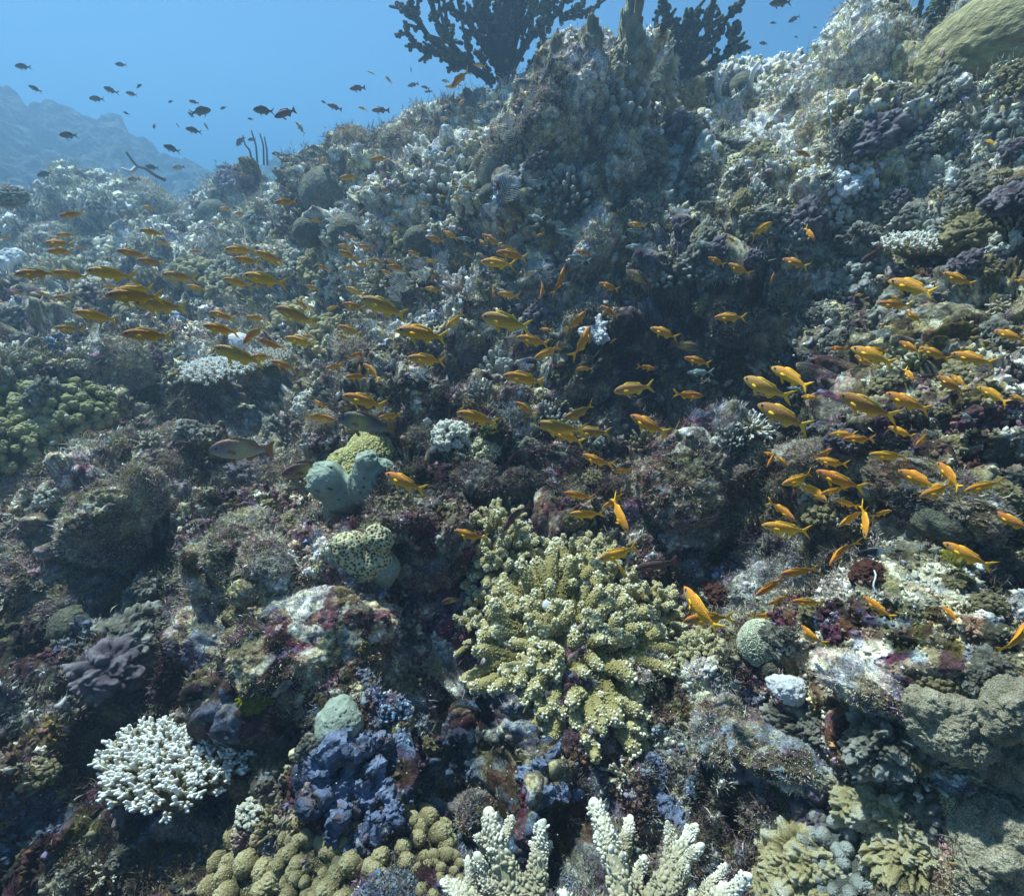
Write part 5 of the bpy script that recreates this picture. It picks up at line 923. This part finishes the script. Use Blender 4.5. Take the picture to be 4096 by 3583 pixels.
rows(F_, 'O 235 115 425 120;O 1190 30 1395 55;O 1355 75 1450 150;o 1205 190 1255 140;O 1875 190 2060 260;o 60 350 215 395;b 75 440 230 440;o 905 300 1020 300;O 1035 290 1290 390;O 1060 335 1185 425;O 1125 300 1255 320;O 1320 255 1450 330;O 1435 290 1620 370;O 1620 325 1885 390;O 570 405 810 530 3;Y 410 465 650 600 0;b 660 530 750 530 4;m 460 570 600 605;o 745 580 860 590;'
 'Y 490 620 780 770 1;Y 965 560 1290 720 1;O 1240 555 1490 670 1;O 1410 490 1340 410 4;m 1440 465 1550 455;O 1540 455 1700 560;O 1625 450 1715 530;O 1775 520 1970 620;O 1965 570 2070 610;b 1675 670 1760 725;O 1255 755 1410 820;O 910 800 1070 800;O 990 825 1180 840 0;o 1415 870 1505 790;o 525 905 600 930;O 545 995 608 885;o 600 930 672 985;O 930 885 830 945;O 830 945 1020 990 0;'
 'O 630 1095 830 1040;O 830 1010 1110 1135;O 1140 915 1375 945;O 1310 1010 1570 1115;O 1540 960 1700 1125;O 1700 1135 1920 1070;O 1435 1165 1660 1100;O 905 1200 740 1070;O 860 1150 1015 1115;O 715 1310 565 1185;O 510 1330 800 1375;o 940 1180 1080 1230;O 965 1340 1120 1230;O 1125 1415 1125 1210;O 1280 1245 1150 1280;O 1870 1250 2100 1380;O 1575 1430 1860 1590;'
 'O 910 1570 1040 1395 4;k 1070 1500 1290 1490;O 620 1620 850 1590;O 480 1745 650 1640')
rows(G_, 'O 60 -60 235 215 1;O 50 150 345 105 3;O 550 50 675 10;O 685 30 880 45;O 590 120 450 110;O 745 170 860 295 0;O 1105 0 1290 140;O 1560 60 1700 155 4;O 2060 150 1975 370 4')
rows((675, 1191.5), 'w 610 40 730 10')
LAND = [('left black tree coral', 960, 80), ('right black tree coral', 1390, 90), ('tall outcrop', 1150, 260), ('olive dome coral', 652, 375), ('whips of the ridge tuft', 515, 295), ('hazy far reef', 150, 240), ('dark algae mound', 262, 790), ('large slope table coral', 440, 762), ('lavender-tipped coral', 925, 588), ('cream branching coral', 765, 568),
        ('big pair of feather hydroids', 735, 430), ('white branching coral', 1500, 862), ('white-knobbed cauliflower coral', 905, 870), ('grey-green sponge', 722, 985), ('yellow coral', 745, 915), ('honeycomb coral', 728, 1098), ('largest cauliflower coral', 1150, 1300), ('brain coral', 1525, 1288), ('white sponge lump', 1576, 1378), ('white lobed soft coral', 1190, 662),
        ('tree-like soft coral', 1000, 745), ('grey finger sponge', 1748, 975), ('fuzzy grey boulder', 1360, 955), ('right-slope table coral', 1828, 517), ('white bulbous corals', 1690, 365), ('lone curved white whip', 1510, 150), ('yellow boulder coral', 1990, 80), ('green lobed coral', 80, 820), ('white corals of the left edge', 20, 522), ('dark overhang', 1480, 720),
        ('tall fuzzy rock', 215, 1040), ('white round coral', 478, 692), ('mid-slope olive knobby corals', 620, 645), ('dark cave', 1300, 800), ('skyline ledge', 800, 225), ('long whip on the right slope', 1665, 240), ('striped rock', 1870, 960), ('cream soft coral field', 905, 355), ('furry violet ball rock', 250, 720), ('right ridge peak', 1700, 90), ('open blue water', 400, 180), ('yellowish leafy coral', 1800, 700)]
def heading(hx, hy, tx, ty):
    a = math.degrees(math.atan2(ty - hy, hx - tx)); a = (a + 360) % 360
    return ['facing right', 'nosing up-right', 'nose up', 'nosing up-left', 'facing left', 'nosing down-left', 'nose down', 'nosing down-right'][int((a + 22.5) // 45) % 8]
ORD = ['', 'second ', 'third ', 'fourth ', 'fifth ', 'sixth ', 'seventh ', 'eighth ', 'ninth ', 'tenth ']
lab = {}; info = []
for i, (k, hx, hy, tx, ty, b) in enumerate(FISH):
    cx, cy = (hx + tx) / 2, (hy + ty) / 2; L = math.hypot(hx - tx, hy - ty); size = 'tiny' if L < 24 else 'small' if L < 45 else '' if L < 78 else 'large'
    nm, lx, ly = min(LAND, key=lambda q: math.hypot(cx - q[1], cy - q[2])); dx, dy = cx - lx, cy - ly; rel = ('above' if dy < 0 else 'below') if abs(dy) > abs(dx) else 'beside'
    if rel == 'beside': rel = 'left of' if dx < 0 else 'right of'
    key = (size, KIND[k]['word'], heading(hx, hy, tx, ty), rel, nm); lab.setdefault(key, []).append((math.hypot(dx, dy), i)); info.append(key)
label = {}
for key, l in lab.items():
    for r, (_, i) in enumerate(sorted(l)):
        s, w, h, rel, nm = key; o_ = (ORD[r] + 'nearest ') if len(l) > 1 else ''
        label[i] = ('%s %s %s%s, %s%s the %s' % (s, w, h, '', o_, rel, nm)).strip()
rgf = np.random.default_rng(17)
for i, (k, hx, hy, tx, ty, b) in enumerate(FISH):
    L = math.hypot(hx - tx, hy - ty); real = {'o': .075, 'O': .09, 'Y': .105, 'b': .095, 'd': .12, 'w': .14, 'g': .17, 'p': .20, 'm': .12, 'k': .11}[k]; cx, cy = (hx + tx) / 2, (hy + ty) / 2
    cosv = float(ray(cx, cy) @ FWD); d = real * FPX / L / cosv; hd = TER.ray_cast(Vector((0, 0, 0)), Vector(ray(cx, cy)), distance=9); lim = (np.linalg.norm(np.array(hd[1])) if hd[0] else 8.0)
    if k == 'd' and not hd[0]: d = min(max(d, 3.0), 6.5)
    if i and (cx < 480 and cy < 300): d = min(max(d, 4.5), 6.8)
    d = min(d, lim * .86) if hd[0] else min(d, 6.5)
    up = (ty - hy) / L; dep = .30 * up * L / FPX * d + rgf.uniform(-.12, .12) * L / FPX * d
    h = ray(hx, hy) * (d + dep); t = ray(tx, ty) * (d - dep * .6); f = norm(h - t); ln = float(np.linalg.norm(h - t)); u = np.array([0, 0, 1.]) + .12 * rgf.standard_normal(3)
    if abs(f[2]) > .8: u = u * .3 - RIGHT * .3 - FWD * .5
    y = norm(np.cross(u, f)); z = np.cross(f, y); M = Matrix((Vector(f), Vector(y), Vector(z))).transposed().to_4x4(); bi = b if b is not None else int(rgf.choice([1, 2, 3, 1, 0]))
    e = bpy.data.objects.new('fish', None); scene.collection.objects.link(e); e.empty_display_size = .02
    e.matrix_world = Matrix.Translation(Vector((h + t) / 2)) @ M @ Matrix.Scale(ln * .985, 4)
    tag(e, label[i], KIND[k]['cat'], {'o': 'school of orange anthias', 'O': 'school of orange anthias', 'Y': 'school of orange anthias', 'b': 'pale striped fish', 'd': 'dark damselfish in open water'}.get(k, None))
    for rec in fish_parts(k, bi):
        if L < 22 and rec[0] in ('eye', 'pectoral_fin', 'pelvic_fin'): continue
        po = link(rec[0], rec[1], rec[2], e)
        for nm2, m2, mt2 in (rec[3] if len(rec) > 3 and L > 60 else ()): link(nm2, m2, mt2, po)


# ------------------------------------------------------------------ the water: one haze box round everything
def haze():
    x0, x1, y0, y1, z0, z1 = -45, 45, -12, 60, -6.5, 6.5
    v = [(x, y, z) for z in (z0, z1) for y in (y0, y1) for x in (x0, x1)]
    f = [(0, 2, 3, 1), (4, 5, 7, 6), (0, 1, 5, 4), (2, 6, 7, 3), (0, 4, 6, 2), (1, 3, 7, 5)]
    me = bpy.data.meshes.new('haze'); me.from_pydata(v, [], f)
    m = bpy.data.materials.new('haze'); m.use_nodes = True; nt = m.node_tree; nt.nodes.remove(nt.nodes['Principled BSDF'])
    pv = nt.nodes.new('ShaderNodeVolumePrincipled'); pv.inputs['Density'].default_value = HZ_D
    pv.inputs['Color'].default_value = (*HZ_C, 1); pv.inputs['Anisotropy'].default_value = HZ_G
    pv.inputs['Absorption Color'].default_value = (*HZ_A, 1)
    nt.links.new(pv.outputs[0], nt.nodes['Material Output'].inputs['Volume'])
    m.cycles.homogeneous_volume = True
    o = link('haze', me, m); tag(o, kind='stuff')
HZ_D, HZ_C, HZ_G, HZ_A = .07, (.168, .256, .355), .35, (0, .15, .35)
haze()
